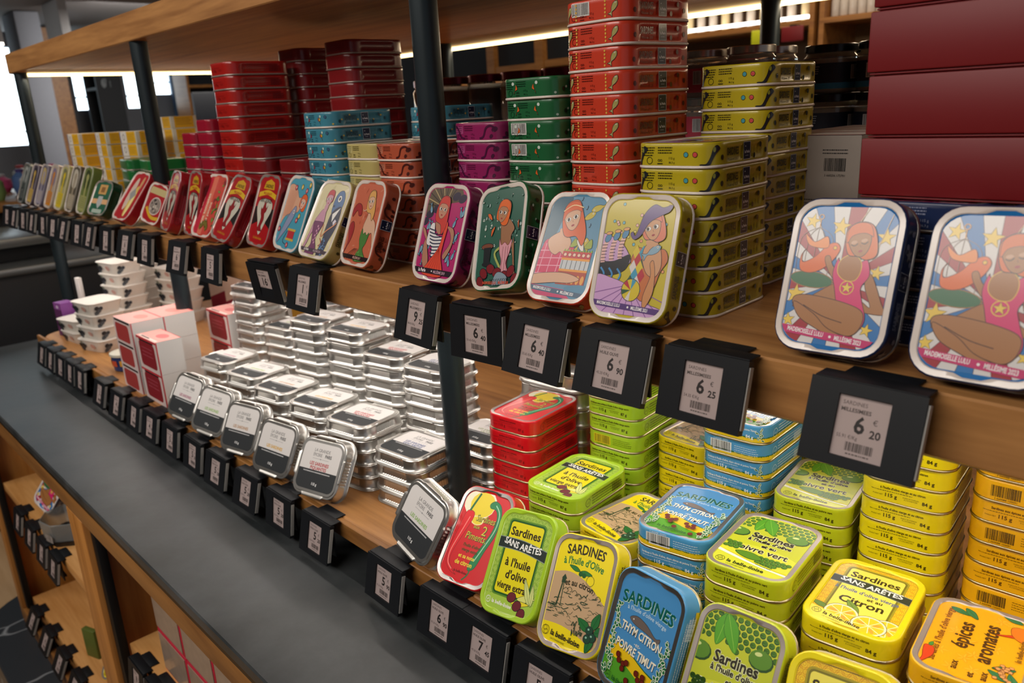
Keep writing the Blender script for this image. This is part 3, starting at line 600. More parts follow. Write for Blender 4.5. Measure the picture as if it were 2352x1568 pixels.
def art_devil():
    a = Art(lidclip()); a.rect(-34, 34, -48, 48, '#a81219'); a.poly([(-34,-24),(0,-12),(34,-24),(34,4),(-34,4)], '#1a1414'); a.poly(spline([(-34,-24),(0,-18),(34,-24)], False)+[(34,-50),(-34,-50)], '#a81219')
    a.sp([(0,-34),(-14,-14),(-24,2),(-20,13),(0,17),(20,13),(24,2),(14,-14)], '#c9c4b4', .4)
    a.poly([(-18,30),(18,30),(14,40),(0,44),(-14,40)], '#c89c20'); a.text('SARDINES', 0, 32, 6.6, '#2a1410', 'c', 0, True, .85)
    a.poly(spline([(-28,24),(0,29),(28,24)], False)+spline([(28,17),(0,22),(-28,17)], False), '#d6ad24'); a.text('MAQUEREAUX', 0, 22, 4.6, '#a81219', 'c', 0, True, .9, 0, -120)
    a.text('SAINT GEORGES', 0, 11.5, 8, '#16201c', 'c', 0, True, .62, 0, 0, 40)
    r = '#8c1a20'
    a.sp([(-2,10),(2,10),(6,4),(10,8),(8,0),(4,-4),(6,-12),(2,-22),(6,-28),(-8,-28),(-6,-20),(-4,-10),(-8,-4),(-10,4),(-6,2)], r, .4); a.poly([(-3,9),(-5,14),(0,10)], r); a.poly([(3,9),(5,14),(0,10)], r)
    a.text('la belle-iloise', 0, -40, 5.4, '#c07a20', 'c', 0, True)
    return a
def art_coral():
    a = Art(lidclip()); a.rect(-34, 34, -48, 48, '#c8463a'); a.rect(-34, -16, -48, 48, '#c0243c'); a.rect(-14, 0, -48, 48, '#d87058')
    a.text('Sardines', -24, 0, 8, '#f0b8a8', 'c', 90, True); a.text('aux tomates', -8, -6, 10, '#e8d0b8', 'c', 90, True); a.text('et piment', 4, -10, 8, '#e8d0b8', 'c', 90, True)
    for i in range(26):
        q = random.Random(i+61); x = q.uniform(10, 32); y = q.uniform(-44, 44)
        if i % 2: a.ell(x, y, q.uniform(3, 5), q.uniform(3, 5), q.choice(['#a82830', '#c84a34', '#8a2c2c']), lw=.3)
        else: leaf(a, x, y, 9, 4, q.uniform(0, 360), q.choice(['#5a7c30', '#7c8c3c', '#3c5c28']))
    for i in range(8): q = random.Random(i); leaf(a, q.uniform(-12, 16), -40+i, 12, 5, q.uniform(60, 120), '#7a6a28')
    return a
def art_photo():
    a = Art(lidclip(60, 64, 11)); a.rect(-34, 34, -40, 40, '#a8141e'); a.rect(-30, 30, 16, 28, '#bfae7a'); a.ell(4, -4, 20, 16, '#d8c8c0', n=24); a.ell(4, -4, 18.5, 14.5, '#8c8078', n=24)
    for i in range(18): q = random.Random(i+31); a.ell(4+q.uniform(-14, 14), -4+q.uniform(-11, 10), q.uniform(2, 5), q.uniform(1.4, 3), q.choice(['#5c524c', '#a89c90', '#3c3634', '#c0b4a8']), n=8)
    a.poly(spline([(-26,-12),(-8,-24),(8,-28),(28,-26)], False)+spline([(28,-20),(8,-22),(-6,-18),(-20,-8)], False), '#d0a428')
    return a
def art_gold():
    a = Art(lidclip()); a.rect(-34, 34, -48, 48, '#b4202a'); a.ell(-8, 4, 10, 34, '#d8c0b0', 0, 18); a.ell(8, -10, 9, 32, '#e0c060', 0, 18); a.ell(10, -16, 5, 26, '#f0e09a', 0, 16); a.rect(-8, 10, -6, 14, '#9a9a98', 45); a.ell(14, 28, 5, 14, '#d09a6a')
    return a
def art_greenclub():
    a = Art(lidclip(60, 64, 11)); a.rect(-34, 34, -40, 40, '#1e5c44'); a.rrect(0, 18, 28, 20, 1, '#c89a5a'); a.rect(-7, 7, 12, 23, '#8a6030'); a.rect(-32, 32, -12, -2, '#d8a878'); a.poly([(-8,4),(8,4),(9,-12),(0,-22),(-9,-12)], '#b0b4b4'); a.rrect(0, -27, 36, 8, 3, '#a8b8ac')
    return a
def art_plain(c1, c2, c3):
    def f():
        a = Art(lidclip()); a.rect(-34, 34, -48, 48, c1); a.rect(-24, 24, -44, -12, c2); a.sp([(-18,38),(0,42),(18,34),(20,8),(0,0),(-20,10)], c3); a.rect(-6, 6, -40, 30, c2); a.ell(0, 26, 10, 8, c2)
        for i in range(6): a.stroke([(-20,-16-i*4),(20,-16-i*4)], .8, c3)
        return a
    return f
# ---------------------------------------------------------------- tins
W_, L_, R_, H_ = .074, .102, .017, .020
def outline(W, L, Rc, nl=2, ns=8):
    """rounded rectangle, CCW from the front middle: (x, y, nx, ny)"""
    o = []
    def seg(x0, y0, x1, y1, nx, ny, n):
        for i in range(n): t = i/n; o.append((x0+(x1-x0)*t, y0+(y1-y0)*t, nx, ny))
    def arc(cx, cy, a0, n=6):
        for i in range(n): a = R(a0+90*i/n); o.append((cx+Rc*math.cos(a), cy+Rc*math.sin(a), math.cos(a), math.sin(a)))
    w, l = W/2, L/2
    seg(-w+Rc, -l, w-Rc, -l, 0, -1, ns); arc(w-Rc, -l+Rc, 270); seg(w, -l+Rc, w, l-Rc, 1, 0, nl); arc(w-Rc, l-Rc, 0)
    seg(w-Rc, l, -w+Rc, l, 0, 1, ns); arc(-w+Rc, l-Rc, 90); seg(-w, l-Rc, -w, -l+Rc, -1, 0, nl); arc(-w+Rc, -l+Rc, 180)
    return o
def ringz(o, d, z, f=None): return [(x+nx*(d+(f(i, x, y, nx, ny) if f else 0)), y+ny*(d+(f(i, x, y, nx, ny) if f else 0)), z) for i, (x, y, nx, ny) in enumerate(o)]
def tin_meshes(key, body, rim, seam, panel, W=W_, L=L_, Rc=R_, H=H_, rimw=.0048, ribs=False):
    o = outline(W, L, Rc, 26 if ribs else 3)
    bump = lambda i, x, y, nx, ny: (.0024*max(0, min(1, (.0105-abs(x))/.003)) if abs(ny) > .99 else 0)
    rb = (lambda i, x, y, nx, ny: (-.0014 if i % 2 else 0) if abs(nx) > .99 and abs(y) < L/2-Rc-.004 else 0) if ribs else None
    b = MB()
    rings = [ringz(o, -.0006, .0020), ringz(o, 0, .0026), ringz(o, 0, .0042), ringz(o, 0, .0056, rb), ringz(o, 0, H-.0056, rb), ringz(o, 0, H-.0042), ringz(o, 0, H-.0012), ringz(o, -.0005, H-.0003), ringz(o, -.0012, H)]
    b.loft(rings, 0, True, False)
    b.loft([ringz(o, -.0012, H), ringz(o, -.0022, H-.0001), ringz(o, -rimw, H-.0003, bump), ringz(o, -rimw-.0006, H-.0009, bump)], 1, False, False)
    b.loft([ringz(o, -rimw-.0006, H-.0009, bump), ringz(o, -rimw-.0012, H-.00135, bump)], 2, False, True)
    s = MB(); s.loft([ringz(o, -.0012, 0), ringz(o, .0006, .0002), ringz(o, .0011, .0012), ringz(o, .0006, .0022), ringz(o, -.0003, .0025)], 0)
    return b.mesh(key+'_body', [body, rim, panel], 40), s.mesh(key+'_seam', [seam], 60)
def side_fn(W, L, Rc):
    a = W/2-Rc; q = PI*Rc/2; l = L-2*Rc
    def f(s, v, z):
        d = z + .00022; sg = 1 if s >= 0 else -1; t = abs(s)
        if t <= a: x, y, nx, ny = t, -L/2, 0, -1
        elif t <= a+q: an = -PI/2+(t-a)/Rc; nx, ny = math.cos(an), math.sin(an); x, y = a+Rc*nx, -L/2+Rc+Rc*ny
        elif t <= a+q+l: x, y, nx, ny = W/2, -L/2+Rc+(t-a-q), 1, 0
        else: an = (t-a-q-l)/Rc; nx, ny = math.cos(an), math.sin(an); x, y = a+Rc*nx, L/2-Rc+Rc*ny
        return (sg*(x+nx*d), y+ny*d, v)
    def split(t):
        m = [abs(p[0])*.001 for p in t]
        return 3.2 if (max(m) > a and min(m) < a+q) or max(m) > a+q+l else 400
    return f, split
def side_belle(name, dark, grams, base=None, band=None, bar=None, sprig=None):
    a = Art()
    if band:
        a.rect(-118, 118, 2.8, 7.2, band)
        for i in range(30): x = -116+i*7.8; a.ell(x, 7.2, 4.2, .9, '#2d6a34', 0, 8); a.z -= .008
    if bar:
        a.bars(-22, 0, 6, 16, '#1a1a1a', bar if bar != '-' else None); a.text('3 660088 100091', -11, 3.6 if not band else 17, 2.4, dark); a.lines(4, 30, 14, 4, 2.2, dark, .5, 5)
    else:
        a.text(name, 0, 14.2, 3.0, dark, 'c', 0, True, .9, 0, 0, 54); a.lines(-26, 16, 12, 1, 1, dark, .5, 2)
        a.text('POIDS NET', -20, 7.6, 1.7, dark); a.text('115 g', -9, 7, 4.8, dark, 'c', 0, True); a.text('POIDS DE POISSON', 7, 9, 1.5, dark); a.text("À L'OUVERTURE", 7, 7.2, 1.5, dark); a.text(grams, 20, 6.6, 4.6, dark, 'c', 0, True)
    for sx in (-1, 1):
        c = sx*80.7; a.ring(c-30, 10, 4.4, .5, dark); a.text('115', c-30, 8.6, 3, dark); a.lines(c-23, c+34, 15, 4, 3, dark, .9, 9); a.bars(c+14, c+32, 5, 14, dark, None, False, 8)
    if sprig:
        for i in range(9): q = random.Random(i+2); leaf(a, 30+q.uniform(-3, 5), 4+i*1.4, 3.6, 1.8, q.uniform(20, 160), '#1d6a3a', sprig, .4)
        for i in range(9): q = random.Random(i+2); leaf(a, -34+q.uniform(-3, 5), 4+i*1.4, 3.6, 1.8, q.uniform(20, 160), '#1d6a3a', sprig, .4)
    return a
def side_perle(dark, dots, deco, bar=False, light=None):
    a = Art()
    if light: a.rect(-30, -14, 9, 17, light)
    if bar: a.bars(-22, -2, 8, 17.6, '#141414', '#d8d4d0'); a.text('3 760148 294502', -12, 5.6, 2.2, dark)
    else: a.lines(-30, -14, 16, 4, 2, dark, .9, 3); a.lines(-12, 4, 16, 3, 2, dark, .9, 6)
    a.ring(-20, 6.4, 2.7, .5, dark); a.text('∞', -10, 5, 5, dark); a.rect(-12.5, -7.5, 3.6, 4.4, dark); a.text('115 g', 1, 7.4, 2.6, dark); a.text('86,3 g', 1, 4.2, 2.2, dark)
    for x, y, c in dots: a.ell(x, y, 2, 2, c, lw=.4, lc='#2a2410')
    deco(a)
    for sx in (1, -1):
        c = sx*80.7
        a.text('SARDINES', c-20 if sx > 0 else c+4, 9, 8, dark, 'c', 0, True, .5); a.text('Millésime 2021', c-20 if sx > 0 else c+4, 4.6, 3.4, dark, 'c', 0, False, .8, .25)
        x = c+2 if sx > 0 else c+26
        a.rect(x-5.6, x+5.6, 3.6, 17.6, '#c8ccd4'); a.rect(x-5.2, x+5.2, 4, 17.2, '#141d3c'); a.text('la Perle', x+.4, 8.6, 3.2, '#e8e8ee', 'c', 0, True, .8); a.ell(x-2.4, 14, .5, .5, '#e8e8ee'); a.rect(x-2.5, x+2.5, 6.4, 6.8, '#a8acc0')
        for i in range(4): a.ell(c+[-36, 14, 24, 33][i]*sx, [8, 6, 14, 9][i], 1.8, 2.2, dark)
    return a
def d_bird(a):
    for s_ in (1, -1):
        x = 32*s_; a.sp([(x+7,17.6),(x+4,15),(x+2,9),(x-1,4),(x-5,3.6),(x-6,3),(x+1,2.8),(x+3,6),(x+6,11),(x+10,15)], '#23262a', .3); a.ell(x+5, 14.4, 1.2, 2, '#8a8a34')
def d_drop(c1, c2):
    def f(a):
        for s_ in (1, -1):
            a.ell(16*s_, 15, 1.8, 1.6, '#c8d4c8'); a.sp([(12*s_,14),(10*s_,10),(14*s_,8),(15*s_,5),(12.5*s_,11)], c1, .25)
            for i in range(7): a.ell((36+i*12)*s_, 5+(i*5) % 11, 1.3, 1.1, c2)
    return f
def d_swirl(c):
    def f(a):
        for s_ in (1, -1):
            for x in (24, 52, 96):
                a.stroke(spline([((x-12)*s_,4),((x-6)*s_,6),((x-2)*s_,14),((x+4)*s_,16.6),((x+9)*s_,13)], False), 2.2, c); a.ell((x+8)*s_, 13, 3.4, 2.4, c, 30); a.ell((x+4)*s_, 6, 2.4, 1.6, c, 60)
    return f
def d_fish(c):
    def f(a):
        for s_ in (1, -1):
            fish(a, 26*s_, 11, 1.1, 60, c)
            for i in range(5): a.ell(17*s_, 4.5+i*3, 1, 1, '#d8a84a')
    return f
WHITE = mat('cream_rim_enamel', 'dccfc6', .22, 0, .5); PALE = mat('pale_tin_rim', 'b5a8a0', .3, .6)
TT = {}
def ttype(key, body, rim=None, seam=None, lid=None, panel=None, sides=(), dims=(W_, L_, R_, H_), ribs=False, rough=.3):
    bm = mat(key+'_lacquer', body, rough, 0, .35, .03, 40)
    b, s = tin_meshes(key, bm, rim or bm, seam or GOLD, mat(key+'_panel', panel or body, .3, 0, .3), *dims, ribs=ribs)
    z = dims[3]-.00130; fn, sp_ = side_fn(*dims[:3])
    lm = lid().mesh(key+'_lid', lambda x, y, q: (x, y, z+q)) if lid else None
    TT[key] = dict(body=b, seam=s, lid=lm, sides=[a.mesh(key+'_side', lambda u, v, q: fn(u, v, q), sp_) for a in sides], H=dims[3], W=dims[0], L=dims[1])
DK = '#3a3410'
ttype('piments', '#cf101c', TIN, GOLD, art_piments, '#d40f1b', [side_belle('Sardines aux 2 piments', '#7a0810', '87 g')], ribs=True)
ttype('lime', '#a6cc28', None, GOLD, art_lime, '#b4d158', [side_belle("Sardines sans arêtes à l'huile d'olive vierge extra", DK, '87 g'), side_belle('', DK, '87 g', bar='#e8d820')], ribs=True)
ttype('olive', '#efd714', PALE, GOLD, art_olive, '#f0da14', [side_belle("Sardines à l'huile d'olive et au citron", DK, '84 g')])
ttype('thym', '#4a98ca', TIN, GOLD, art_thym, '#4a90c8', [side_belle("Sardines à l'huile d'olive, thym citron et poivre Timut", '#e8f2f6', '84 g', band='#ecc81c', sprig='#e8f0d8'), side_belle('', '#e8f2f6', '84 g', band='#ecc81c', bar='#eef0ee')])
ttype('poivre', '#c0cb1e', PALE, GOLD, art_poivre, '#c2c92a', [side_belle("Sardines à l'huile d'olive et au poivre vert", DK, '84 g')], ribs=True)
ttype('citron', '#efdc12', None, GOLD, art_citron, '#f4cf2a', [side_belle("à l'huile d'olive vierge et au citron", DK, '84 g')])
ttype('epices', '#f0b414', PALE, GOLD, art_epices, '#f2ab12', [side_belle("Sardines aux épices et aux aromates", '#5a3a10', '84 g'), side_belle('', '#5a3a10', '84 g', bar='-')])
PD = dict(rim=WHITE, seam=WHITE, ribs=True)
ttype('harlequin', '#b7a41c', lid=art_harlequin, panel='#c6b32c', sides=[side_perle('#2a2810', [(14,11,'#4a98a4'),(22,11,'#c84a48')], d_bird)], **PD)
ttype('cake', '#c43a22', lid=art_cake, panel='#5d8fae', sides=[side_perle('#5a140c', [], d_fish('#a8a060')), side_perle('#5a140c', [], d_fish('#a8a060'), True)], **PD)
ttype('corset', '#1c5c34', lid=art_corset, panel='#2c5c4c', sides=[side_perle('#0a2a18', [], d_drop('#d8642a', '#9ab4a4')), side_perle('#0a2a18', [], d_drop('#d8642a', '#9ab4a4'), True)], **PD)
ttype('striped', '#8e2058', lid=art_striped, panel='#b22468', sides=[side_perle('#4a1030', [], d_swirl('#4a1438'), light='#a8487c')], **PD)
ttype('blonde', '#b4553a', lid=art_blonde, panel='#c4664a', sides=[side_perle('#4a1c14', [], d_swirl('#4c1c18'), light='#c47a60')], **PD)
ttype('couple', '#b8a868', lid=art_couple, panel='#d0c498', sides=[side_perle('#4a4420', [], lambda a: None, light='#c8bc80')], **PD)
ttype('teal', '#3f8296', lid=art_teal, panel='#4698b0', sides=[side_perle('#183c4a', [(14,11,'#c8b040'),(26,14,'#3a5a7c')], d_drop('#a03040', '#c8b040'), light='#5a9aac')], **PD)
ttype('acrobat', '#1c2a50', lid=art_acrobat, panel='#1f72b6', sides=[side_perle('#8a90a8', [(14,11,'#a32430'),(22,8,'#dcd8d6')], lambda a: [a.star(x, 10, 5, '#9a9a9c') for x in (34, 60, 100)])], dims=(.076, .104, .018, .020), rim=WHITE, seam=TIN)
RD = dict(rim=PALE, seam=PALE, ribs=True)
ttype('devil', '#9c121c', lid=art_devil, panel='#a81219', sides=[side_belle('Sardines', '#5a0810', '')], **RD)
ttype('coral', '#c04a3c', lid=art_coral, panel='#c8463a', rim=WHITE, seam=PALE)
ttype('redlacquer', '#a41a14', panel='#a41a14', sides=[side_belle('', '#6a0c0c', '', bar=None)], **RD)
ttype('darkred', '#7c1418', panel='#7c1418', **RD)
ttype('gold', '#a81824', lid=art_gold, rim=WHITE, seam=PALE, panel='#b4202a')
CL = (.069, .074, .016, .0215)
ttype('photo', '#a01420', lid=art_photo, rim=WHITE, seam=PALE, panel='#a8141e', dims=CL)
ttype('greenclub', '#17402c', lid=art_greenclub, rim=PALE, seam=PALE, panel='#1e5c44', dims=CL, ribs=True)
for k_, c_ in (('slate', ('#5c6460', '#2c3434', '#b0b4b0')), ('ochre', ('#5a5060', '#d8b45a', '#2c2430')), ('lilac', ('#6c6678', '#a8a0b0', '#c8b070')), ('orange', ('#b8a898', '#d88a1c', '#8a7c94')), ('lemon', ('#b8b078', '#e0c41c', '#7c7c5a')), ('brown', ('#5c5448', '#a89a84', '#c8c0b0')), ('moss', ('#6c7a3c', '#a8a868', '#3c4824'))):
    ttype(k_, c_[0], WHITE if k_ != 'slate' else PALE, PALE, art_plain(*c_), c_[0])
ttype('greenlong', '#1c6c34', rim=PALE, seam=PALE, dims=(.074, .11, .014, .022))
ttype('smallred', '#98142c', rim=PALE, seam=PALE, dims=(.052, .084, .012, .020))
def tin(key, M, label, group=None, lid=True, side=0, name='sardine_tin'):
    t = TT[key]; e = thing(name, label, 'tin', M, group)
    link('tin_body', t['body'], e); link('seam', t['seam'], e)
    if lid and t['lid']: link('printed_lid', t['lid'], e)
    if t['sides']: link('side_print', t['sides'][side % len(t['sides'])], e)
    return e
def stack(key, x, y, yaw, n, z0, what, where, group, sides=None, seed=0):
    r = random.Random(int(x*1000)+int(y*777)+seed); h = TT[key]['H']
    for k in range(n):
        lv = n-1-k; sd = sides[lv] if sides and lv < len(sides) else 0
        M = TR(x+r.uniform(-.0007, .0007), y+r.uniform(-.0007, .0007), z0+k*h, yaw+r.uniform(-.7, .7))
        tin(key, M, '%s, %s, %s' % (what, ORD[lv], where), group, k == n-1, sd)
def lean_M(W, L, H, x, y, yaw, tilt, roll, zb):
    rv = Vector((math.cos(R(yaw)), math.sin(R(yaw)), 0)); bk = Vector((-math.sin(R(yaw)), math.cos(R(yaw)), 0)); u = bk*math.sin(R(tilt))+Vector((0, 0, math.cos(R(tilt)))); n = rv.cross(u)
    r2 = rv*math.cos(R(roll))+u*math.sin(R(roll)); u2 = u*math.cos(R(roll))-rv*math.sin(R(roll))
    o = outline(W, L, .018); zm = min(min((r2*p[0]+u2*p[1]).z, (r2*p[0]+u2*p[1]-n*H).z) for p in o)
    c = Vector((x, y, zb-zm+.0004)) - n*H
    return Matrix(((r2.x, u2.x, n.x, c.x), (r2.y, u2.y, n.y, c.y), (r2.z, u2.z, n.z, c.z), (0, 0, 0, 1)))
def leaning(key, x, y, yaw, tilt, roll, zb, label, group=None, side=0):
    t = TT[key]; return tin(key, lean_M(t['W'], t['L'], t['H'], x, y, yaw, tilt, roll, zb), label, group, True, side)
# ---------------------------------------------------------------- aluminium tray tins with a two-tone label
SW, SL, SH = .089, .080, .018
def silver_mesh(W=SW, L=SL, H=SH, key='tray'):
    o = outline(W, L, .019, 22, 26); b = MB()
    rb = lambda i, x, y, nx, ny: (-.0016 if i % 2 else .0003) if (abs(nx) > .99 and abs(y) < L/2-.024) or (abs(ny) > .99 and abs(x) < W/2-.024) else -.0004
    tr = lambda i, x, y, nx, ny: .0012 if (abs(nx) > .99 and abs(y) < L/2-.026) or (abs(ny) > .99 and abs(x) < W/2-.026) else -.0006
    def up(d, z): return [(p[0], p[1], z+(.0014 if tr(i, *o[i]) > 0 else 0)) for i, p in enumerate(ringz(o, d, z, tr))]
    b.loft([ringz(o, -.0016, 0), ringz(o, 0, .0003), ringz(o, .0004, .0010), ringz(o, -.0006, .0017), ringz(o, -.0006, .0022), ringz(o, -.0001, .0028), ringz(o, -.0012, .0036), ringz(o, -.0018, .0046), ringz(o, -.0020, .0056, rb), ringz(o, -.0026, H-.0056, rb), ringz(o, -.0030, H-.0044), up(-.0026, H-.0032), up(-.0022, H-.0024), up(-.0028, H-.0016), up(-.0042, H-.0016), ringz(o, -.0056, H-.0016), ringz(o, -.0066, H-.0006)], 0)
    return b.mesh(key, [ALU], 28)
SILV = silver_mesh(); BIGS = silver_mesh(.115, .076, .0235, 'large_tray')
def silver_label(lines, col):
    a = Art(rr(70, 60, 9, 6)); a.rect(-36, 36, -31, 31, '#dcd8d6'); a.rect(-36, 36, -31, -5, '#22262a'); a.lines(-26, 26, -8.4, 1, 2, '#c8c8c8', 1.3, 4)
    a.text('LA GRANDE', 0, 18.5, 6, '#5a5a5c', 'c', 0, False, .9); a.text('ÉPICERIE', -7, 12.6, 6, '#5a5a5c', 'c', 0, False, .72); a.text('PARIS', 13, 12.6, 6, '#3a3a3c', 'c', 0, True, .8); a.stroke([(-15,9.6),(15,9.6)], .35, '#8a8a8c'); a.ell(0, 9.6, .9, .9, '#8a8a8c')
    for i, s_ in enumerate(lines): a.text(s_, 0, (1.2 if len(lines) > 1 else -1.6)-i*5.6, 6, col, 'c', 0, True, .95, 0, 0, 46)
    a.text('115 g', 0, -24, 4.6, '#f0f0f0', 'c', 0, True)
    return a.mesh('tray_label', lambda x, y, q: (x, y, SH-.00055+q), None, INKP)
SLAB = {k: silver_label(*v) for k, v in dict(piq=(('LES SARDINES', 'PIQUANTES'), '#b8343c'), yel=(('LES SARDINES',), '#d8a838'), brn=(('LES SARDINES',), '#b88c64'), grn=(('LES SARDINES',), '#8cb45c'), mag=(('LES SARDINES',), '#a85878'), blu=(('LES SARDINES', 'SANS ARÊTES'), '#44588c'), olv=(('LES SARDINES', 'OLIVES'), '#8a9a6c')).items()}
def tray(M, label, group, lab=None, mesh=None):
    e = thing('aluminium_tin', label, 'tin', M, group); link('tray_shell', mesh or SILV, e)
    if lab: link('paper_label', SLAB[lab], e)
    return e
def tray_stack(x, y, yaw, n, lab, where, mesh=None, h=SH):
    r = random.Random(int(x*900)+int(y*500))
    for k in range(n): tray(TR(x+r.uniform(-.0012, .0012), y+r.uniform(-.0012, .0012), k*h, yaw+r.uniform(-1.5, 1.5)), 'ribbed aluminium tin, %s, %s' % (ORD[n-1-k], where), 'stacked aluminium sardine tins', lab if k == n-1 else None, mesh)
# ---------------------------------------------------------------- island display
ZM, ZT, ZC, YC = .300, .618, -.058, -.300
XE, XR = -1.665, 1.30     # left end, right end
def slab(x0, x1, y0, y1, z0, z1, rc=.04, corners=(1, 1, 1, 1), ch=.0015):
    """board with rounded vertical corners, order: front-left, front-right, back-right, back-left"""
    p = []
    for (cx, cy, a0), c in zip(((x0, y0, 180), (x1, y0, 270), (x1, y1, 0), (x0, y1, 90)), corners):
        sx = 1 if cx == x0 else -1; sy = 1 if cy == y0 else -1
        if c: p += [(cx+sx*rc+rc*math.cos(R(a0+90*i/8)), cy+sy*rc+rc*math.sin(R(a0+90*i/8))) for i in range(9)]
        else: p.append((cx, cy))
    def sh(d): 
        mx, my = (x0+x1)/2, (y0+y1)/2
        return [(x-(d if x > mx else -d), y-(d if y > my else -d)) for x, y in p]
    m = MB(); m.loft([[(x, y, z0) for x, y in sh(ch)], [(x, y, z0+ch) for x, y in p], [(x, y, z1-ch) for x, y in p], [(x, y, z1) for x, y in sh(ch)]])
    return m
mid = thing('middle_shelf', 'thick oak middle shelf carrying the picture tins', 'shelf')
obj('shelf_board', slab(XE-.01, XR, -.078, .72, ZM-.042, ZM, .05, (1, 0, 0, 1)), OAK, mid)
m = MB(); m.box(-1.55, XR, -.072, -.056, ZM-.0445, ZM-.0425); m.box(-1.55, XR, .042, .058, ZM-.0445, ZM-.0425); obj('led_channel', m, ALU, mid)
top = thing('top_shelf', 'thick oak top shelf with light strips under its edges', 'shelf')
obj('shelf_board', slab(XE-.03, XR, -.017, .80, ZT, ZT+.046, .03, (1, 0, 0, 1)), OAK, top)
E1 = mat('warm_led_strip', (1, .74, .34), .5, emis=5)
m = MB(); m.box(-1.60, XR, .742, .757, ZT-.007, ZT-.0005); obj('led_strip', m, E1, top)
m = MB(); m.box(XE+.005, XE+.02, .02, .74, ZT-.007, ZT-.0005); obj('led_strip', m, E1, top)
for x, y, s_ in ((0, 0, 'front one nearest the camera'), (-.815, 0, 'front one in the middle'), (-1.63, 0, 'front one at the far end'), (.03, .66, 'rear one behind the yellow tins'), (-.772, .66, 'rear one behind the maroon jars')):
    p_ = thing('shelf_post', 'round dark steel shelf post, %s' % s_, 'post'); z = 0 if x > -1.5 else ZC
    if y == 0: m = MB(); m.lathe([(.0150, x*0+x if 0 else z), (.0150, ZM-.0422)], 28); [0 for _ in ()]; m.v = [(vx+x, vy+y, vz) for vx, vy, vz in m.v]; obj('lower_tube', m, STEEL, p_)
    m = MB(); m.lathe([(.0150, ZM+.0002), (.0150, ZT-.0002)], 28); m.v = [(vx+x, vy+y, vz) for vx, vy, vz in m.v]; obj('upper_tube', m, STEEL, p_)

low = thing('lower_display_board', 'oak display board on a black plinth standing on the dark counter', 'shelf')
obj('board', slab(-1.46, XR, -.119, .60, -.022, 0, .05, (1, 0, 0, 1)), OAK, low)
obj('nosing', slab(-1.465, XR, -.127, -.1195, -.022, -.0002, .0035, (1, 0, 0, 1), .001), OAKD, low)
obj('plinth', slab(-1.43, XR, -.085, .56, ZC, -.022, .04, (1, 0, 0, 1)), mat('black_plinth', '0a0b0c', .6), low)

ctr = thing('counter_top', 'dark grey stone counter top running along the display', 'counter', data=slab(XE-.01, XR, YC, 1.1, ZC-.016, ZC, .06, (1, 0, 0, 1), .002).mesh('counter_top', [STONE], 35))
cab = thing('base_cabinet', 'oak base cabinet with open cells under the dark counter', 'cabinet')
ZB = -.74; CX0 = -1.50
m = MB(); m.box(CX0, XR, YC+.002, YC+.03, -.082, ZC-.0165); obj('bronze_strip', m, mat('bronze_strip', '4a3a26', .4, .7), cab)
def plank(name, *b, mt=OAKD): m = MB(); m.box(*b, ch=.0015); obj(name, m, mt, cab)
plank('top_rail', CX0, XR, YC+.004, YC+.022, -.122, -.0825); plank('bottom_rail', CX0, XR, YC+.004, YC+.022, ZB, ZB+.05)
for x0, x1 in ((CX0, CX0+.035), (-.685, -.60), (.24, .325)): plank('stile', x0, x1, YC+.004, YC+.022, ZB+.0505, -.1225, mt=OAKV)
for x in (CX0+.036, -.597, .328): plank('slot_strip', x, x+.022, YC+.012, YC+.026, ZB+.055, -.126, mt=mat('black_slot', '0c0f12', .5, .3))
for x0, x1 in ((CX0, CX0+.014), (-.66, -.63), (.27, .29)): plank('side_panel', x0, x1, YC+.03, YC+.42, ZB+.02, -.09, mt=OAKL)
plank('back_panel', CX0, XR, YC+.42, YC+.435, ZB+.02, -.09, mt=OAKL); plank('floor_panel', CX0, XR, YC+.03, YC+.42, ZB+.01, ZB+.02, mt=OAKS)
for x0, x1, z in ((CX0+.06, -.662, -.335), (CX0+.06, -.662, -.655), (-.57, .268, -.345), (-.57, .268, -.66)): plank('cell_shelf', x0, x1, YC+.027, YC+.41, z-.022, z, mt=OAKS)
def slate():
    m = mat('veined_slate', '33383e', .38, 0, .1, .12, 12); nt = m.node_tree; b = P(nt); N = nt.nodes.new
    v = N('ShaderNodeTexVoronoi'); v.feature = 'DISTANCE_TO_EDGE'; v.inputs['Scale'].default_value = 5; n = N('ShaderNodeTexNoise'); n.inputs['Scale'].default_value = 4
    tc = N('ShaderNodeTexCoord'); mx = N('ShaderNodeMix'); mx.data_type = 'VECTOR'; mx.inputs[0].default_value = .3; nt.links.new(tc.outputs['Object'], mx.inputs[4]); nt.links.new(n.outputs['Color'], mx.inputs[5]); nt.links.new(tc.outputs['Object'], n.inputs['Vector']); nt.links.new(mx.outputs[1], v.inputs['Vector'])
    cr = N('ShaderNodeValToRGB'); cr.color_ramp.elements[0].position = .0; cr.color_ramp.elements[0].color = lin('9aa0a6'); cr.color_ramp.elements[1].position = .018; cr.color_ramp.elements[1].color = lin('33383e')
    nt.links.new(v.outputs['Distance'], cr.inputs[0]); nt.links.new(cr.outputs[0], b.inputs['Base Color']); return m
thing('base_plinth', 'dark veined slate base with a rounded end under the oak cabinet', 'base', data=slab(-1.66, XR, -.385, 1.0, -.85, ZB-.001, .17, (1, 0, 0, 1), .004).mesh('base_plinth', [slate()], 35))

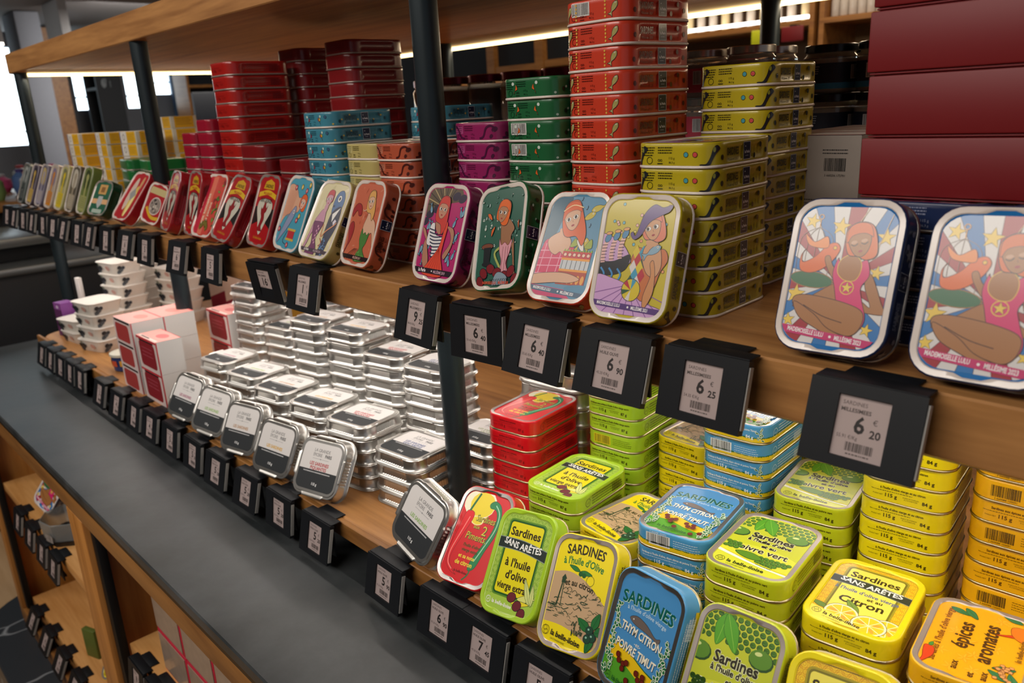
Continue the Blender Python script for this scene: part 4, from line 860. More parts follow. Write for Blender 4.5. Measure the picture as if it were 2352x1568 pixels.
# ---------------------------------------------------------------- room
ZF = -.85
FLW = wood('pale_wood_floor', 'a8835c', 'c8a882', 'X', .35, .5)
m = MB(); m.box(-10, 4, -4, 6, ZF-.05, ZF); struct('floor', m, FLW)
m = MB(); m.box(-10, 4, -4, 6, 1.72, 1.80); struct('ceiling', m, mat('ceiling_plaster', '8a8886', .9))
WX = -7.0
GREYW = mat('grey_wall_plaster', '6c7078', .9); 
WIN = ((.2, 1.30, .38), (1.66, 1.79, .64), (2.08, 2.31, .64), (2.34, 2.52, .75))
m = MB(); e = -4.0
for a_, b_, c_ in WIN + ((6, 6, 0),):
    if a_ > e: m.box(WX-.2, WX, e, min(a_, 6), ZF, 1.72)
    e = b_
for a_, b_, c_ in WIN: m.box(WX-.2, WX, a_, b_, ZF, c_); m.box(WX-.2, WX, a_, b_, 1.15, 1.72)
struct('wall_left', m, GREYW)
SKY = mat('daylight_window', (.80, .93, 1.0), .6, emis=4)
for i, (a_, b_, c_) in enumerate(WIN):
    w_ = MB(); w_.box(WX-.12, WX-.10, a_, b_, c_, 1.15); o_ = struct('window_%d' % (i+1), w_, SKY)
    f_ = MB(); f_.box(WX-.10, WX-.06, a_, b_, c_+.10, c_+.115); f_.box(WX-.10, WX-.06, a_, a_+.012, c_, 1.15); f_.box(WX-.10, WX-.06, b_-.012, b_, c_, 1.15); obj('window_frame', f_, mat('white_frame', 'c8ccd0', .5), o_)
m = MB(); m.box(-10, 4, 3.6, 3.7, ZF, 1.72); struct('wall_back', m, mat('dark_wall_panel', '2a211a', .8))
m = MB(); m.box(WX, 4, -4, -3.9, ZF, 1.72); struct('wall_front', m, mat('cream_wall', '8c857c', .9))
m = MB(); m.box(-6.6, -4.6, -3, 4, 1.22, 1.70, ch=.02); struct('trim_1', m, mat('soffit_grey', '7c7a7c', .9))
m = MB(); m.box(-5.6, -5.3, .905, 1.05, ZF, 1.215, ch=.01); struct('trim_2', m, mat('grey_column', '80848e', .85))
# ---------------------------------------------------------------- lower board: printed tins
G1 = 'printed sardine tins stacked on the lower board'
stack('piments', .050, .084, 6, 6, 0, 'red chilli sardine tin', 'red stack beside steel post', 'red chilli sardine tins')
stack('lime', .165, .034, 5, 4, 0, 'lime green boneless sardine tin', 'short stack right of the red one', 'lime green boneless sardine tins')
stack('lime', .146, .160, 5, 8, 0, 'lime green sardine tin', 'tall stack behind the red one', 'lime green boneless sardine tins', [0, 0, 0, 1, 0, 0, 0, 0])
stack('olive', .226, .192, 0, 5, 0, 'yellow olive and lemon sardine tin', 'rear stack between lime and blue', 'yellow olive and lemon sardine tins')
stack('olive', .247, .030, -6, 3, 0, 'yellow olive and lemon sardine tin', 'low front stack left of blue', 'yellow olive and lemon sardine tins')
stack('thym', .326, .018, 10, 5, 0, 'blue thyme and lemon sardine tin', 'front blue stack', 'blue thyme sardine tins', [1, 0, 0, 0, 0])
stack('thym', .311, .155, 3, 8, 0, 'blue thyme and lemon sardine tin', 'tall rear blue stack', 'blue thyme sardine tins', [0, 1, 0, 0, 0, 0, 0, 0])
stack('poivre', .407, .008, 7, 5, 0, 'light green peppercorn sardine tin', 'front peppercorn stack', 'green peppercorn sardine tins')
stack('poivre', .392, .150, 9, 5, 0, 'light green peppercorn sardine tin', 'rear stack left of tall yellow', 'green peppercorn sardine tins')
stack('citron', .474, .160, 6, 10, 0, 'yellow boneless lemon sardine tin', 'tall stack under shelf edge', 'yellow boneless lemon sardine tins')
stack('epices', .560, .180, 4, 10, 0, 'amber spiced sardine tin', 'tall stack at the right', 'amber spiced sardine tins', [1, 1, 1, 0, 1, 0, 0, 1, 0, 0])
stack('citron', .489, .020, 7, 4, 0, 'yellow boneless lemon sardine tin', 'front stack before the tall one', 'yellow boneless lemon sardine tins')
stack('epices', .573, .018, 8, 4, 0, 'amber spiced sardine tin', 'front stack at right edge', 'amber spiced sardine tins')
stack('poivre', .415, .290, 4, 8, 0, 'light green peppercorn sardine tin', 'rearmost green stack', 'green peppercorn sardine tins')
stack('olive', .325, .290, 0, 8, 0, 'yellow olive sardine tin', 'rearmost stack behind tall blue', 'yellow olive and lemon sardine tins')
stack('piments', .062, .215, 3, 4, 0, 'red chilli sardine tin', 'dim stack behind the red one', 'red chilli sardine tins')
leaning('piments', .143, -.099, 1, 41, 6, 0, 'leaning red tin with two chillies and a lemon on its lid')
leaning('lime', .215, -.108, -2, 35, 9, 0, 'leaning lime green tin with a black SANS ARÊTES band on its lid')
leaning('olive', .290, -.107, -3, 34, 11, 0, 'leaning yellow tin with a beige lighthouse sketch on its lid')
leaning('thym', .368, -.118, -7, 24, 2, 0, 'leaning blue tin with a brown fish and thyme sprigs on its lid')
leaning('poivre', .446, -.112, -2, 33, 4, 0, 'leaning green tin with round peppercorns on its lid, bottom edge cropped')
leaning('citron', .527, -.116, 0, 32, 6, 0, 'leaning yellow lemon tin cropped by the bottom of the photo')
# silver tins
leaning_s = [('grn', .063, -.112, -5, 29, -8, 'leaning aluminium tin with green lettering beside the leaning red chilli tin'), ('piq', -.151, -.110, 10, 31, 2, 'leaning aluminium tin with red lettering on its white label'), ('yel', -.256, -.117, 8, 28, 0, 'leaning aluminium tin with yellow lettering on its white label'), ('brn', -.363, -.115, 10, 28, 1, 'leaning aluminium tin with brown lettering on its white label'), ('grn', -.468, -.113, 12, 31, -3, 'leaning aluminium tin with green lettering, fifth from the red tin'), ('mag', -.568, -.114, 9, 30, -3, 'leaning aluminium tin with magenta lettering beside the red boxes')]
for k, x, y, a, t, r_, lb in leaning_s: tray(lean_M(SW, SL, SH, x, y, a, t, r_, 0), lb, 'leaning aluminium sardine tins', k)
for a in ((-.161, -.030, 10, 5, 'piq', 'front aluminium stack with red lettering'), (-.060, -.022, 6, 4, 'blu', 'front aluminium stack left of the post'), (-.262, -.030, 10, 5, 'yel', 'front aluminium stack with yellow lettering'), (-.365, -.032, 9, 5, 'brn', 'front aluminium stack with brown lettering'), (-.468, -.028, 9, 5, 'grn', 'front aluminium stack with green lettering'), (-.585, -.022, 8, 5, 'mag', 'front aluminium stack by the red boxes'),
          (-.020, .066, 7, 4, 'olv', 'aluminium stack half hidden behind the post'), (-.121, .074, 8, 8, 'blu', 'second-row aluminium stack left of the post'), (-.222, .074, 9, 8, 'piq', 'second-row aluminium stack with red lettering'), (-.322, .076, 9, 9, 'yel', 'second-row aluminium stack with yellow lettering'), (-.430, .074, 9, 9, 'brn', 'second-row aluminium stack with brown lettering'), (-.562, .092, 9, 7, 'grn', 'lower second-row aluminium stack near the tallest one'), (-.700, .100, 8, 10, 'mag', 'tallest aluminium stack at the left'),
          (-.250, .170, 9, 8, 'grn', 'third-row aluminium stack behind the red lettered one'), (-.390, .170, 9, 9, 'blu', 'third-row aluminium stack behind the yellow lettered one'), (-.590, .190, 9, 8, 'mag', 'third-row aluminium stack behind the low one')):
    tray_stack(*a)
for x, y, n, s_ in ((.015, .180, 9, 'large aluminium stack behind the red chilli stack'), (-.105, .180, 9, 'large aluminium stack behind the steel post')): tray_stack(x, y, 4, n, None, s_, BIGS, .0235) if x > 0 else None
tray_stack(.075, .300, 4, 9, None, 'large dim aluminium stack at the back', BIGS, .0235)

# ---------------------------------------------------------------- middle shelf tins
Z0 = ZM
def U(key, x, y, yaw, t, r_, lb): leaning(key, x, y, yaw, t, r_, Z0, lb)
U('acrobat', .483, -.054, -1, 20, 2, 'leaning white rimmed tin with a striped circus rays picture, left of two alike')
U('acrobat', .573, -.058, -3, 20, 2, 'leaning white rimmed tin with a striped circus rays picture, cropped at right edge')
U('harlequin', .323, -.064, 4, 19, 1, 'leaning yellow tin with a woman in a purple hat and diamond sleeve')
U('cake', .243, -.053, 0, 28, 2, 'leaning tin with a red haired woman holding a cake and blue sky')
U('corset', .160, -.058, -6, 20, 11, 'leaning green tin with an orange haired woman in a pink corset')
U('striped', .071, -.057, -1, 20, 0, 'leaning magenta tin with a woman in a striped top and orange dress')
U('blonde', -.074, -.055, -5, 22, 0, 'leaning salmon tin with a blonde woman in a green dress')
U('couple', -.154, -.057, 0, 30, -2, 'leaning cream tin with a purple dressed woman and a suited fish')
U('teal', -.245, -.049, -2, 24, -3, 'leaning teal tin with a grey fish and coloured dots')
U('devil', -.323, -.052, -4, 22, -2, 'leaning red tin with a devil in a white drop, nearest of the four')
U('devil', -.406, -.060, -2, 30, -6, 'leaning red tin with a devil in a white drop, second nearest')
U('coral', -.489, -.056, 1, 28, -1, 'leaning coral red tin with upright lettering between the devil tins')
U('devil', -.552, -.056, -8, 16, -1, 'leaning red tin with a devil in a white drop, third nearest')
U('devil', -.640, -.056, -10, 22, -1, 'leaning red tin with a devil in a white drop, furthest of the four')
U('photo', -.735, -.050, 8, 26, -10, 'small red tin with a round grey picture and a beige strip')
U('gold', -.850, -.048, 4, 38, -4, 'steeply leaning red tin with pale and golden shapes on its lid')
U('greenclub', -1.009, -.055, 12, 29, -3, 'small dark green tin with a beige square on its lid')
for i, (k, s_) in enumerate((('moss', 'olive green'), ('brown', 'brown grey'), ('lemon', 'lemon yellow'), ('orange', 'orange'), ('lilac', 'lilac grey'), ('ochre', 'dark with ochre bands'), ('slate', 'slate grey'))):
    U(k, -1.105-i*.0815, -.054, -3, 22, -2, 'blurred leaning %s tin in the row at the far left of the middle shelf' % s_)
stack('harlequin', .326, .030, 2, 7, Z0, 'olive yellow tin with dark bird legs', 'front stack, middle shelf', 'olive yellow sardine tins')
stack('harlequin', .300, .158, 1, 10, Z0, 'olive yellow tin with dark bird legs', 'rear stack, middle shelf', 'olive yellow sardine tins')
stack('cake', .221, .062, -2, 13, Z0, 'orange red tin with small fish', 'tall orange red stack', 'orange red sardine tins', [1]+[0]*12)
stack('corset', .139, .058, 0, 10, Z0, 'dark green tin with drops', 'green stack left of the orange red stack', 'dark green sardine tins', [0, 0, 1, 1, 0, 0])
stack('striped', .055, .060, 0, 8, Z0, 'magenta tin with dark swirls', 'magenta stack beside the upper post', 'magenta sardine tins')
stack('blonde', -.080, .048, 0, 7, Z0, 'salmon tin with brown swirls', 'salmon stack left of the upper post', 'salmon sardine tins')
stack('couple', -.158, .055, 0, 7, Z0, 'cream yellow tin with small print', 'cream stack between teal and salmon', 'cream yellow sardine tins')
stack('teal', -.238, .045, 0, 9, Z0, 'teal tin with yellow dots', 'front teal stack', 'teal sardine tins')
stack('teal', -.165, .165, 0, 9, Z0, 'teal tin with yellow dots', 'rear teal stack behind the cream tins', 'teal sardine tins')
stack('redlacquer', -.503, .046, 0, 13, Z0, 'red ribbed tin', 'left red ribbed stack', 'tall stacks of red ribbed tins')
stack('darkred', -.508, .165, 0, 14, Z0, 'dark red ribbed tin', 'middle dark red ribbed stack', 'tall stacks of red ribbed tins')
stack('darkred', -.365, .165, 0, 14, Z0, 'dark red ribbed tin', 'right dark red ribbed stack', 'tall stacks of red ribbed tins')
stack('darkred', -.415, .035, 0, 7, Z0, 'dark red tin', 'low stack behind the devil tins', 'low dark red tins')
stack('darkred', -.330, .050, 0, 6, Z0, 'dark red tin', 'low stack left of the teal tins', 'low dark red tins')
stack('smallred', -.655, .035, 0, 8, Z0, 'narrow crimson tin', 'left narrow crimson stack', 'narrow crimson tins')
stack('smallred', -.590, .035, 0, 9, Z0, 'narrow crimson tin', 'right narrow crimson stack', 'narrow crimson tins')
stack('smallred', -.725, .025, 0, 4, Z0, 'narrow crimson tin', 'low crimson stack behind the upper post', 'narrow crimson tins')
stack('acrobat', .515, .050, 0, 5, Z0, 'dark blue and red tin', 'stack under the red gift boxes', 'circus picture tins lying flat')
stack('acrobat', .600, .050, 0, 5, Z0, 'dark blue and red tin', 'right stack under the red gift boxes', 'circus picture tins lying flat')
stack('greenlong', -.985, .070, 80, 5, Z0, 'dark green long tin', 'green stack at the left of the middle shelf', 'green long tins')
stack('greenlong', -.870, .130, 84, 6, Z0, 'dark green long tin', 'green stack behind the left upper post', 'green long tins')
stack('greenlong', -1.105, .070, 80, 5, Z0, 'dark green long tin', 'second green stack further left', 'green long tins')
# boxes behind
def carton(name, label, M, sx, sy, sz, mt, art=None, group=None, cat='box', lidh=0):
    e = thing(name, label, cat, M, group); b = MB(); b.box(-sx/2, sx/2, -sy/2, sy/2, 0, sz-lidh, ch=.0010); obj('carton_body', b, mt, e)
    if lidh: b = MB(); b.box(-sx/2-.0012, sx/2+.0012, -sy/2-.0012, sy/2+.0012, sz-lidh+.0004, sz, ch=.0012); obj('carton_lid', b, mt, e)
    if art:
        for nm, a, fn in art: link(nm, a.mesh(nm, fn, None, INKP), e)
    return e
FR = lambda sy: (lambda u, v, q: (u, -sy/2-.0003-q, v)); TP = lambda sz: (lambda u, v, q: (u, v, sz+.0003+q)); RT = lambda sx: (lambda u, v, q: (sx/2+.0003+q, u, v))
REDB = mat('red_card', '740a12', .5, 0, 0, .03, 20)
for k in range(5): carton('gift_box', 'plain red gift box, %s, stack at the right edge' % ORD[4-k], TR(.562+(.002 if k % 2 else 0), .070, .4004+k*.0405, -2+(k % 3)*.4), .185, .13, .040, REDB, None, 'red gift boxes', lidh=.0385)
a = Art(); a.lines(-40, 12, 72, 16, 3.4, '#3a3430', 1.0, 4); a.bars(14, 36, 100, 112, '#181614', None); a.text('Ingrédients', -22, 92, 6, '#2a2624', 'c', 0, True); a.text('3 660206 172701', 25, 95, 3, '#2a2624'); a.lines(12, 38, 119, 2, 3, '#2a2624', 1.0, 8)
BROWN = mat('grey_card', '857a70', .6)
a2 = Art(); a2.rect(-49, 49, -22, 22, '#c8beb6'); a2.rect(-49, 49, -24, -21, '#a8202c')
for k in range(4): carton('printed_carton', 'grey printed carton with red edges, %s behind the yellow stacks' % ['front one with a barcode', 'second in the row', 'third in the row', 'rear one in the row'][k], TR(.342, .212+k*.049, Z0, -3), .098, .047, .133, BROWN, [('front_print', a, FR(.047)), ('top_print', a2, TP(.133))] if k == 0 else [('top_print', a2, TP(.133))], 'grey printed cartons')
# jars
GLASS = mat('clear_glass', 'e8ecec', .05, 0, 0, .01, 10, trans=.9)
def jar_meshes(key, r_, h, lidc, fill, lab, metal=.7):
    g = MB(); g.lathe([(r_*.8, 0), (r_*.97, .003), (r_, .008), (r_, h*.74), (r_*.9, h*.8), (r_*.88, h*.84)], 24); l = MB(); l.lathe([(r_*.93, h*.84), (r_*.96, h*.85), (r_*.96, h*.985), (r_*.9, h)], 24)
    f = MB(); f.lathe([(r_*.78, .002), (r_*.92, .008), (r_*.92, h*.70)], 20)
    ar = None
    if lab:
        ar = Art(); hh = h*1000; c = PI*r_*1000
        ar.rect(-c*.92, c*.92, hh*.12, hh*.62, lab[0])
        if lab[1]: ar.rect(-c*.92, c*.92, hh*.10, hh*.22, lab[1])
        for i in range(3): ar.bars(-c*.8+i*c*.6, -c*.8+i*c*.6+9, hh*.3, hh*.56, '#2a2a2a', '#d8d8d8'); ar.lines(-c*.8+i*c*.6+12, -c*.8+i*c*.6+22, hh*.55, 4, 2.6, '#d0d8e0' if lab[1] else '#5a1820', .6, i)
        am = ar.mesh(key+'_label', lambda u, v, q: ((r_+.0003+q)*math.sin(u/r_), -(r_+.0003+q)*math.cos(u/r_), v), lambda t: 4, INKP)
    return dict(h=h, g=g.mesh(key+'_glass', [GLASS], 40), l=l.mesh(key+'_lid', [lidc], 40), f=f.mesh(key+'_fill', [fill], 40), a=am if lab else None)
BLK = mat('black_lid', '101214', .25, .3); SILID = mat('steel_lid', 'b8b0a8', .25, .9); MAROON = mat('maroon_lid', '6c1424', .25, .6)
J = dict(black=jar_meshes('terrine', .0315, .056, BLK, mat('pale_terrine', 'b8a888', .7, bump=.3), ('#121a2c', '#2a86b4')), pink=jar_meshes('rillettes', .030, .057, SILID, mat('pink_spread', 'c4a89a', .7), ('#c03a50', None)), amber=jar_meshes('confit', .036, .075, MAROON, mat('amber_confit', 'a86a2c', .45), None), dark=jar_meshes('dark_confit', .036, .075, MAROON, mat('dark_confit', '3c2a1c', .45), None), tall=jar_meshes('pate', .046, .085, BLK, mat('brown_pate', '4a3a28', .6), None))
def jar(k, x, y, z, lb, gp, yaw=0):
    t = J[k]; e = thing('glass_jar', lb, 'jar', TR(x, y, z, yaw), gp); link('glass', t['g'], e); link('jar_lid', t['l'], e); link('contents', t['f'], e)
    if t['a']: link('paper_label', t['a'], e)
def jar_pile(k, x, y, n, what, where, gp, yaw=0):
    for i in range(n): jar(k, x, y, Z0+i*(J[k]['h']+.0004), '%s, %s, %s' % (what, ORD[n-1-i], where), gp, yaw)
for i, (x, y, s_) in enumerate(((.243, .425, 'left'), (.309, .425, 'right'), (.222, .500, 'rear left'), (.290, .500, 'rear right'))): jar_pile('black', x, y, 4, 'black lidded terrine jar with blue label', s_+' pile behind yellow tins', 'black lidded terrine jars', 20*i)
for i, x in enumerate((.046, .110, .174, .166)): jar_pile('pink', x, .36 if i < 3 else .428, 4, 'steel lidded jar with pink label', ['left', 'second', 'third', 'rear right'][i]+' pile behind orange red stack', 'pink label jars', 40*i)
for i, (x, y, k, n) in enumerate(((-.368, .35, 'amber', 3), (-.290, .35, 'dark', 3), (-.212, .35, 'amber', 3), (-.448, .36, 'dark', 3), (-.134, .36, 'amber', 3))): jar_pile(k, x, y, n, 'maroon lidded %s jar' % ('amber' if k == 'amber' else 'dark'), ['pile showing amber right of the post', 'second pile behind the green tins', 'third pile behind the green tins', 'pile just behind the upper post', 'pile left of the orange red stack'][i], 'maroon lidded jars')
jar_pile('tall', -.040, .36, 3, 'wide black lidded jar', 'pile above the green tins', 'wide black lidded jars')
# yellow and silver cartons, far left of the middle shelf
a = Art(); a.rect(-42, -8, 2, 27, '#d8d4cc'); a.rect(-6, 42, 2, 27, '#d9a514'); a.lines(-2, 38, 20, 4, 4, '#7a5a10', 1, 3); a.ring(-24, 15, 6, 1.6, '#3a3a3a'); a.rect(-46, -42, 2, 27, '#2a4a8a')
a3 = Art(); a3.rect(-22, 22, 2, 27, '#d9a514'); a3.lines(-18, 18, 21, 4, 4, '#7a5a10', 1.2, 5)
SILC = mat('pale_carton', 'c8c4b4', .45)
for i, (x, y, n) in enumerate(((-1.345, .10, 6), (-1.235, .21, 7), (-1.56, .10, 6), (-1.225, .12, 6))):
    for k in range(n): carton('tin_carton', 'yellow and silver carton, %s, %s pile at far left' % (ORD[n-1-k], ['middle', 'rear right', 'leftmost', 'right'][i]), TR(x+(k % 2)*.002, y, Z0+k*.0277, -4+i*2), .094, .06, .0275, SILC, [('front_print', a, FR(.06)), ('side_print', a3, RT(.094))], 'yellow and silver cartons')

# ---------------------------------------------------------------- lower board: boxes, cups, cartons
WCARD = mat('white_card', 'd8d0cc', .55)
fr = Art(); fr.rect(-46.5, 46.5, 0, 59, '#d8c4c0'); fr.rrect(0, 29, 74, 46, 8, '#8a1824'); fr.rect(-46.5, 46.5, 55, 59, '#c8303c'); fr.rect(-34, 34, 52, 55, '#1c1414'); fr.lines(-26, 26, 40, 3, 7, '#b05060', 1.6, 4)
tp = Art(); tp.rect(-46.5, 46.5, -22.5, 22.5, '#e8a49c'); tp.ell(10, 4, 18, 10, '#d87070'); tp.rect(-40, 40, -20, -15, '#ecd8d0'); tp.rect(-32, 6, -19, -16, '#1c1414'); tp.stroke([(-46,22),(46,22)], 1.4, '#c84a50')
sd = Art(); sd.rect(-22.5, 22.5, 0, 59, '#d8d6d4'); sd.rect(-22.5, -20.5, 0, 59, '#c8303c')
for row in range(4):
    for k in range(2): carton('biscuit_box', 'white biscuit box with dark red front, %s, %s pile of the nearer column' % (['lower', 'upper'][k], NUM[row]), (TR(-.7135, -.091, k*.0594) if row == 0 else TR(-.800, .030+row*.0458, k*.0594)), .093, .045, .059, WCARD, [('front_print', fr, FR(.045)), ('top_print', tp, TP(.059)), ('side_print', sd, RT(.093))], 'red and white biscuit boxes')
fr2 = Art(); fr2.rect(-46.5, 46.5, 0, 45, '#d8c4c0'); fr2.rrect(-4, 20, 70, 34, 7, '#a83a38'); fr2.rect(-40, 40, 40, 44, '#1c1414')
tp2 = Art(); tp2.rect(-46.5, 46.5, -29, 29, '#e8a49c'); tp2.ell(6, 4, 20, 12, '#e08a80'); tp2.rect(-46, 46, 25, 29, '#d86a68')
sd2 = Art(); sd2.rect(-29, 29, 0, 45, '#d4d2d0'); sd2.rect(-29, -27, 0, 45, '#c86068')
for row in range(2):
    for k in range(3): carton('biscuit_box', 'flatter biscuit box with red front, %s, %s pile of the further column' % (['bottom', 'middle', 'top'][k], NUM[row]), TR(-.822, -.086+row*.0588, k*.0454), .093, .058, .045, WCARD, [('front_print', fr2, FR(.058)), ('top_print', tp2, TP(.045)), ('side_print', sd2, RT(.093))], 'red and white biscuit boxes')
def cup_mesh():
    o0 = outline(.078, .062, .014); o1 = outline(.094, .078, .016); b = MB()
    b.loft([ringz(o0, 0, 0), ringz(o0, .001, .001), ringz(o1, -.001, .0255), ringz(o1, .001, .026), ringz(o1, .001, .0275), ringz(o1, -.001, .028)])
    return b.mesh('cup', [mat('white_carton_cup', 'dad4cc', .5)], 40)
CUP = cup_mesh(); ca = Art()
for i in range(9): q = random.Random(i); ca.ell(-26+q.uniform(-8, 8), 10+q.uniform(-6, 5), 5.6, 5, q.choice(['#14181e', '#20262e', '#2c343c']))
ca.ell(12, 14, 8, 6, '#d0a498'); ca.lines(4, 22, 16, 3, 3, '#a86a5c', .8, 2); leaf(ca, -24, 18, 8, 4, 100, '#4a6a4a')
CAL = ca.mesh('cup_print', lambda u, v, q: (u, -.0315-.0085*v/.026-.0008-q, v), None, INKP)
ca2 = Art()
for i in range(7): q = random.Random(i+4); ca2.ell(-20+q.uniform(-8, 8), 11+q.uniform(-7, 6), 5, 4.6, q.choice(['#20242c', '#2c3440', '#4c545c']))
CAR = ca2.mesh('cup_side_print', lambda u, v, q: (.0395+.0085*v/.026+.0008+q, u, v), None, INKP)
def cups(x, y, yaw, n, where):
    for k in range(n):
        e = thing('carton_cup', 'white carton cup with dark berries, %s, %s' % (ORD[n-1-k], where), 'cup', TR(x+rnd.uniform(-.003, .003), y+rnd.uniform(-.003, .003), k*.0284, yaw+rnd.uniform(-5, 5)), 'white berry carton cups'); link('cup_body', CUP, e); link('front_print', CAL, e); link('side_print', CAR, e)
cups(-1.185, -.050, 14, 4, 'nearest cup stack'); cups(-1.305, -.060, 10, 2, 'low left cup stack'); cups(-1.325, .055, 12, 6, 'tallest cup stack'); cups(-1.405, .115, 8, 5, 'stack behind tallest, left side'); cups(-1.275, .165, 14, 5, 'stack behind tallest, right side')
e = thing('small_tub', 'small white lidded tub with a blue and yellow label before the red boxes', 'tub', TR(-.975, -.075, 0, 0))
b = MB(); b.lathe([(.022, 0), (.025, .002), (.028, .031)], 24); obj('tub_body', b, mat('blue_tub', '2a3a6c', .4), e)
b = MB(); b.lathe([(.029, .0314), (.030, .032), (.030, .037), (.027, .038)], 24); obj('tub_lid', b, mat('cream_lid', 'd0ccbc', .4), e)
a = Art()
for i in range(8): a.rect(-80+i*20, -66+i*20, 12, 24, '#d8a030' if i % 2 else '#c85030'); a.z -= .008
link('tub_print', a.mesh('tub_print', lambda u, v, q: ((.0262+v*.1+q)*math.sin(u/.026), -(.0262+v*.1+q)*math.cos(u/.026), v), lambda t: 4, INKP), e)
a = Art(); a.rect(-19, 19, 0, 82, '#5a2858'); a.rect(-19, 19, 66, 82, '#8a4a94'); a.ell(0, 72, 7, 4, '#d0b8d4')
carton('purple_box', 'small purple box at the far left end of the lower board', TR(-1.393, -.070, 0, 8), .038, .032, .082, mat('purple_card', '7c3c88', .5), [('front_print', a, FR(.032))])
carton('white_sleeve', 'slim white upright card sleeve behind the purple box', TR(-1.425, -.020, 0, 8), .018, .010, .128, WCARD)
a = Art(); a.rect(-44, 44, 0, 165, '#d8c0b0'); a.poly([(-44,0),(44,0),(44,62),(-44,34)], '#8c1030')
a2 = Art(); a2.rect(-44, 44, -30, 30, '#d41c54')
for i, (x, y) in enumerate(((-1.205, .300), (-1.115, .310), (-1.30, .300))): carton('tall_carton', 'tall cream carton with bright pink top, %s behind the left post' % ['middle one', 'right one', 'left one'][i], TR(x, y, 0, 6), .088, .06, .165, WCARD, [('front_print', a, FR(.06)), ('top_print', a2, TP(.165)), ('side_print', Art().rect(-30, 30, 0, 165, '#d4bcae').poly([(-30,0),(30,0),(30,36),(-30,60)], '#8c1030'), RT(.088))], 'pink topped cartons')
e = thing('mustard_jar', 'yellow jar with a red lid beside the tallest aluminium stack', 'jar', TR(-1.02, .335, 0))
b = MB(); b.lathe([(.030, 0), (.034, .004), (.034, .105), (.028, .112)], 24); obj('jar_body', b, mat('mustard_glass', 'a8822c', .2, 0, .4), e)
b = MB(); b.lathe([(.031, .1125), (.032, .114), (.032, .145), (.029, .147)], 24); obj('jar_lid', b, mat('red_lid', '981420', .35), e)
# ---------------------------------------------------------------- price tags
TW, TH = .066, .050
f_ = MB(); f_.box(-TW/2, -.0150, -.006, 0, -TH, 0); f_.box(.0150, TW/2, -.006, 0, -TH, 0); f_.box(-.0150, .0150, -.006, 0, -.0075, 0); f_.box(-.0150, .0150, -.006, 0, -TH, -.0435); f_.box(-.016, .016, -.0015, -.0005, -.044, -.007)
TAGF = f_.mesh('tag_frame', [PLAST], 40)
c_ = MB(); c_.box(-TW/2+.001, TW/2-.001, -.004, .010, .0004, .0020, ch=.0005); c_.box(-TW/2+.012, TW/2-.012, .010, .024, .0004, .0016, ch=.0004); c_.box(-TW/2+.006, TW/2-.006, .0003, .0022, -TH*.9, .0002); c_.box(-.012, .012, .0023, .009, -TH*.9, -TH*.9+.003)
TAGC = c_.mesh('tag_clip', [PLAST], 40)
s_ = MB(); s_.box(TW/2+.0002, TW/2+.0012, -.0052, -.0012, -TH+.004, -.004); TAGS = s_.mesh('tag_side_strip', [mat('grey_strip', '9a9894', .4)], 40)
def tag_art(big, cents, head='SARDINES', sub='MILLESIMEES 2', kg='60.00 €/Kg'):
    a = Art(); a.rect(-15.4, 15.4, -43.4, -7.6, '#b3a19e'); a.rect(-15.4, 15.4, -9, -7.6, '#8a7c7a'); d = '#26201f'
    a.text(head, -12.5, -13, 3.2, '#4a403e', 'l'); a.text(sub, -13, -17, 3.2, '#4a403e', 'l', 0, True, 1, 0, 0, 25); a.text(big, -1, -28.4, 13.6, d, 'c', 0, True, .95); a.text('€', 7.4, -22, 4.4, d); a.text(cents, 8.4, -29.6, 6.4, d, 'c', 0, True)
    a.text(kg, -13, -32.6, 3, '#4a403e', 'l', 0, False, .9); a.bars(-7, 9, -39.5, -34.4, '#3a3230', None, False, len(head)+len(cents)); a.lines(-6, 8, -41.6, 1, 2, '#5a504e', .8, 3)
    return a.mesh('price_screen', lambda u, v, q: (u, -.0042-q, v), None, INKP)
SC = {}
def tag(x, y, z, tilt, big, cents, label, group, yaw=0, head='SARDINES', sub='MILLESIMEES 2', kg='60.00 €/Kg', sc=1):
    k = (big, cents, head)
    if k not in SC: SC[k] = tag_art(big, cents, head, sub, kg)
    M = TR(x, y, z, yaw) @ Matrix.Scale(sc, 4) if sc != 1 else TR(x, y, z, yaw)
    e = thing('price_tag', label, 'price tag', M, group); T = Matrix.Rotation(R(-tilt), 4, 'X')
    f = link('tag_frame', TAGF, e, T); link('tag_clip', TAGC, e); link('price_screen', SC[k], f); link('side_strip', TAGS, f)
GL_ = 'price tags clipped to the lower board'; GM_ = 'price tags clipped to the middle shelf'
lows = [(.355, '6', '45', 'under the leaning blue tin'), (.2795, '5', '90', 'under the leaning yellow olive tin, showing 5'), (.2015, '7', '45', 'under the leaning lime tin, showing 7 45'), (.137, '6', '90', 'under the leaning red chilli tin, showing 6 90'), (.0385, '5', '90', 'under the leaning aluminium tin beside the red one'), (-.1085, '5', '20', 'right of the red lettered leaning tin'), (-.2045, '5', '20', 'below the red lettered leaning tin'), (-.2965, '5', '20', 'below the yellow lettered leaning tin'), (-.396, '5', '20', 'below the brown lettered leaning tin'), (-.483, '5', '20', 'below the green lettered leaning tin'), (-.5745, '5', '20', 'below the magenta lettered leaning tin'), (-.6635, '4', '10', 'below the right edge of the nearer red boxes'), (-.741, '4', '10', 'below the nearer red boxes'), (-.830, '4', '10', 'below the further red boxes'), (-.928, '3', '95', 'before the small blue tub'), (-1.06, '3', '95', 'right of the nearest cup stack'), (-1.13, '3', '95', 'below the nearest cup stack'), (-1.20, '3', '95', 'left of the nearest cup stack'), (-1.275, '3', '95', 'below the low cup stack'), (-1.345, '3', '95', 'at the far left end')]
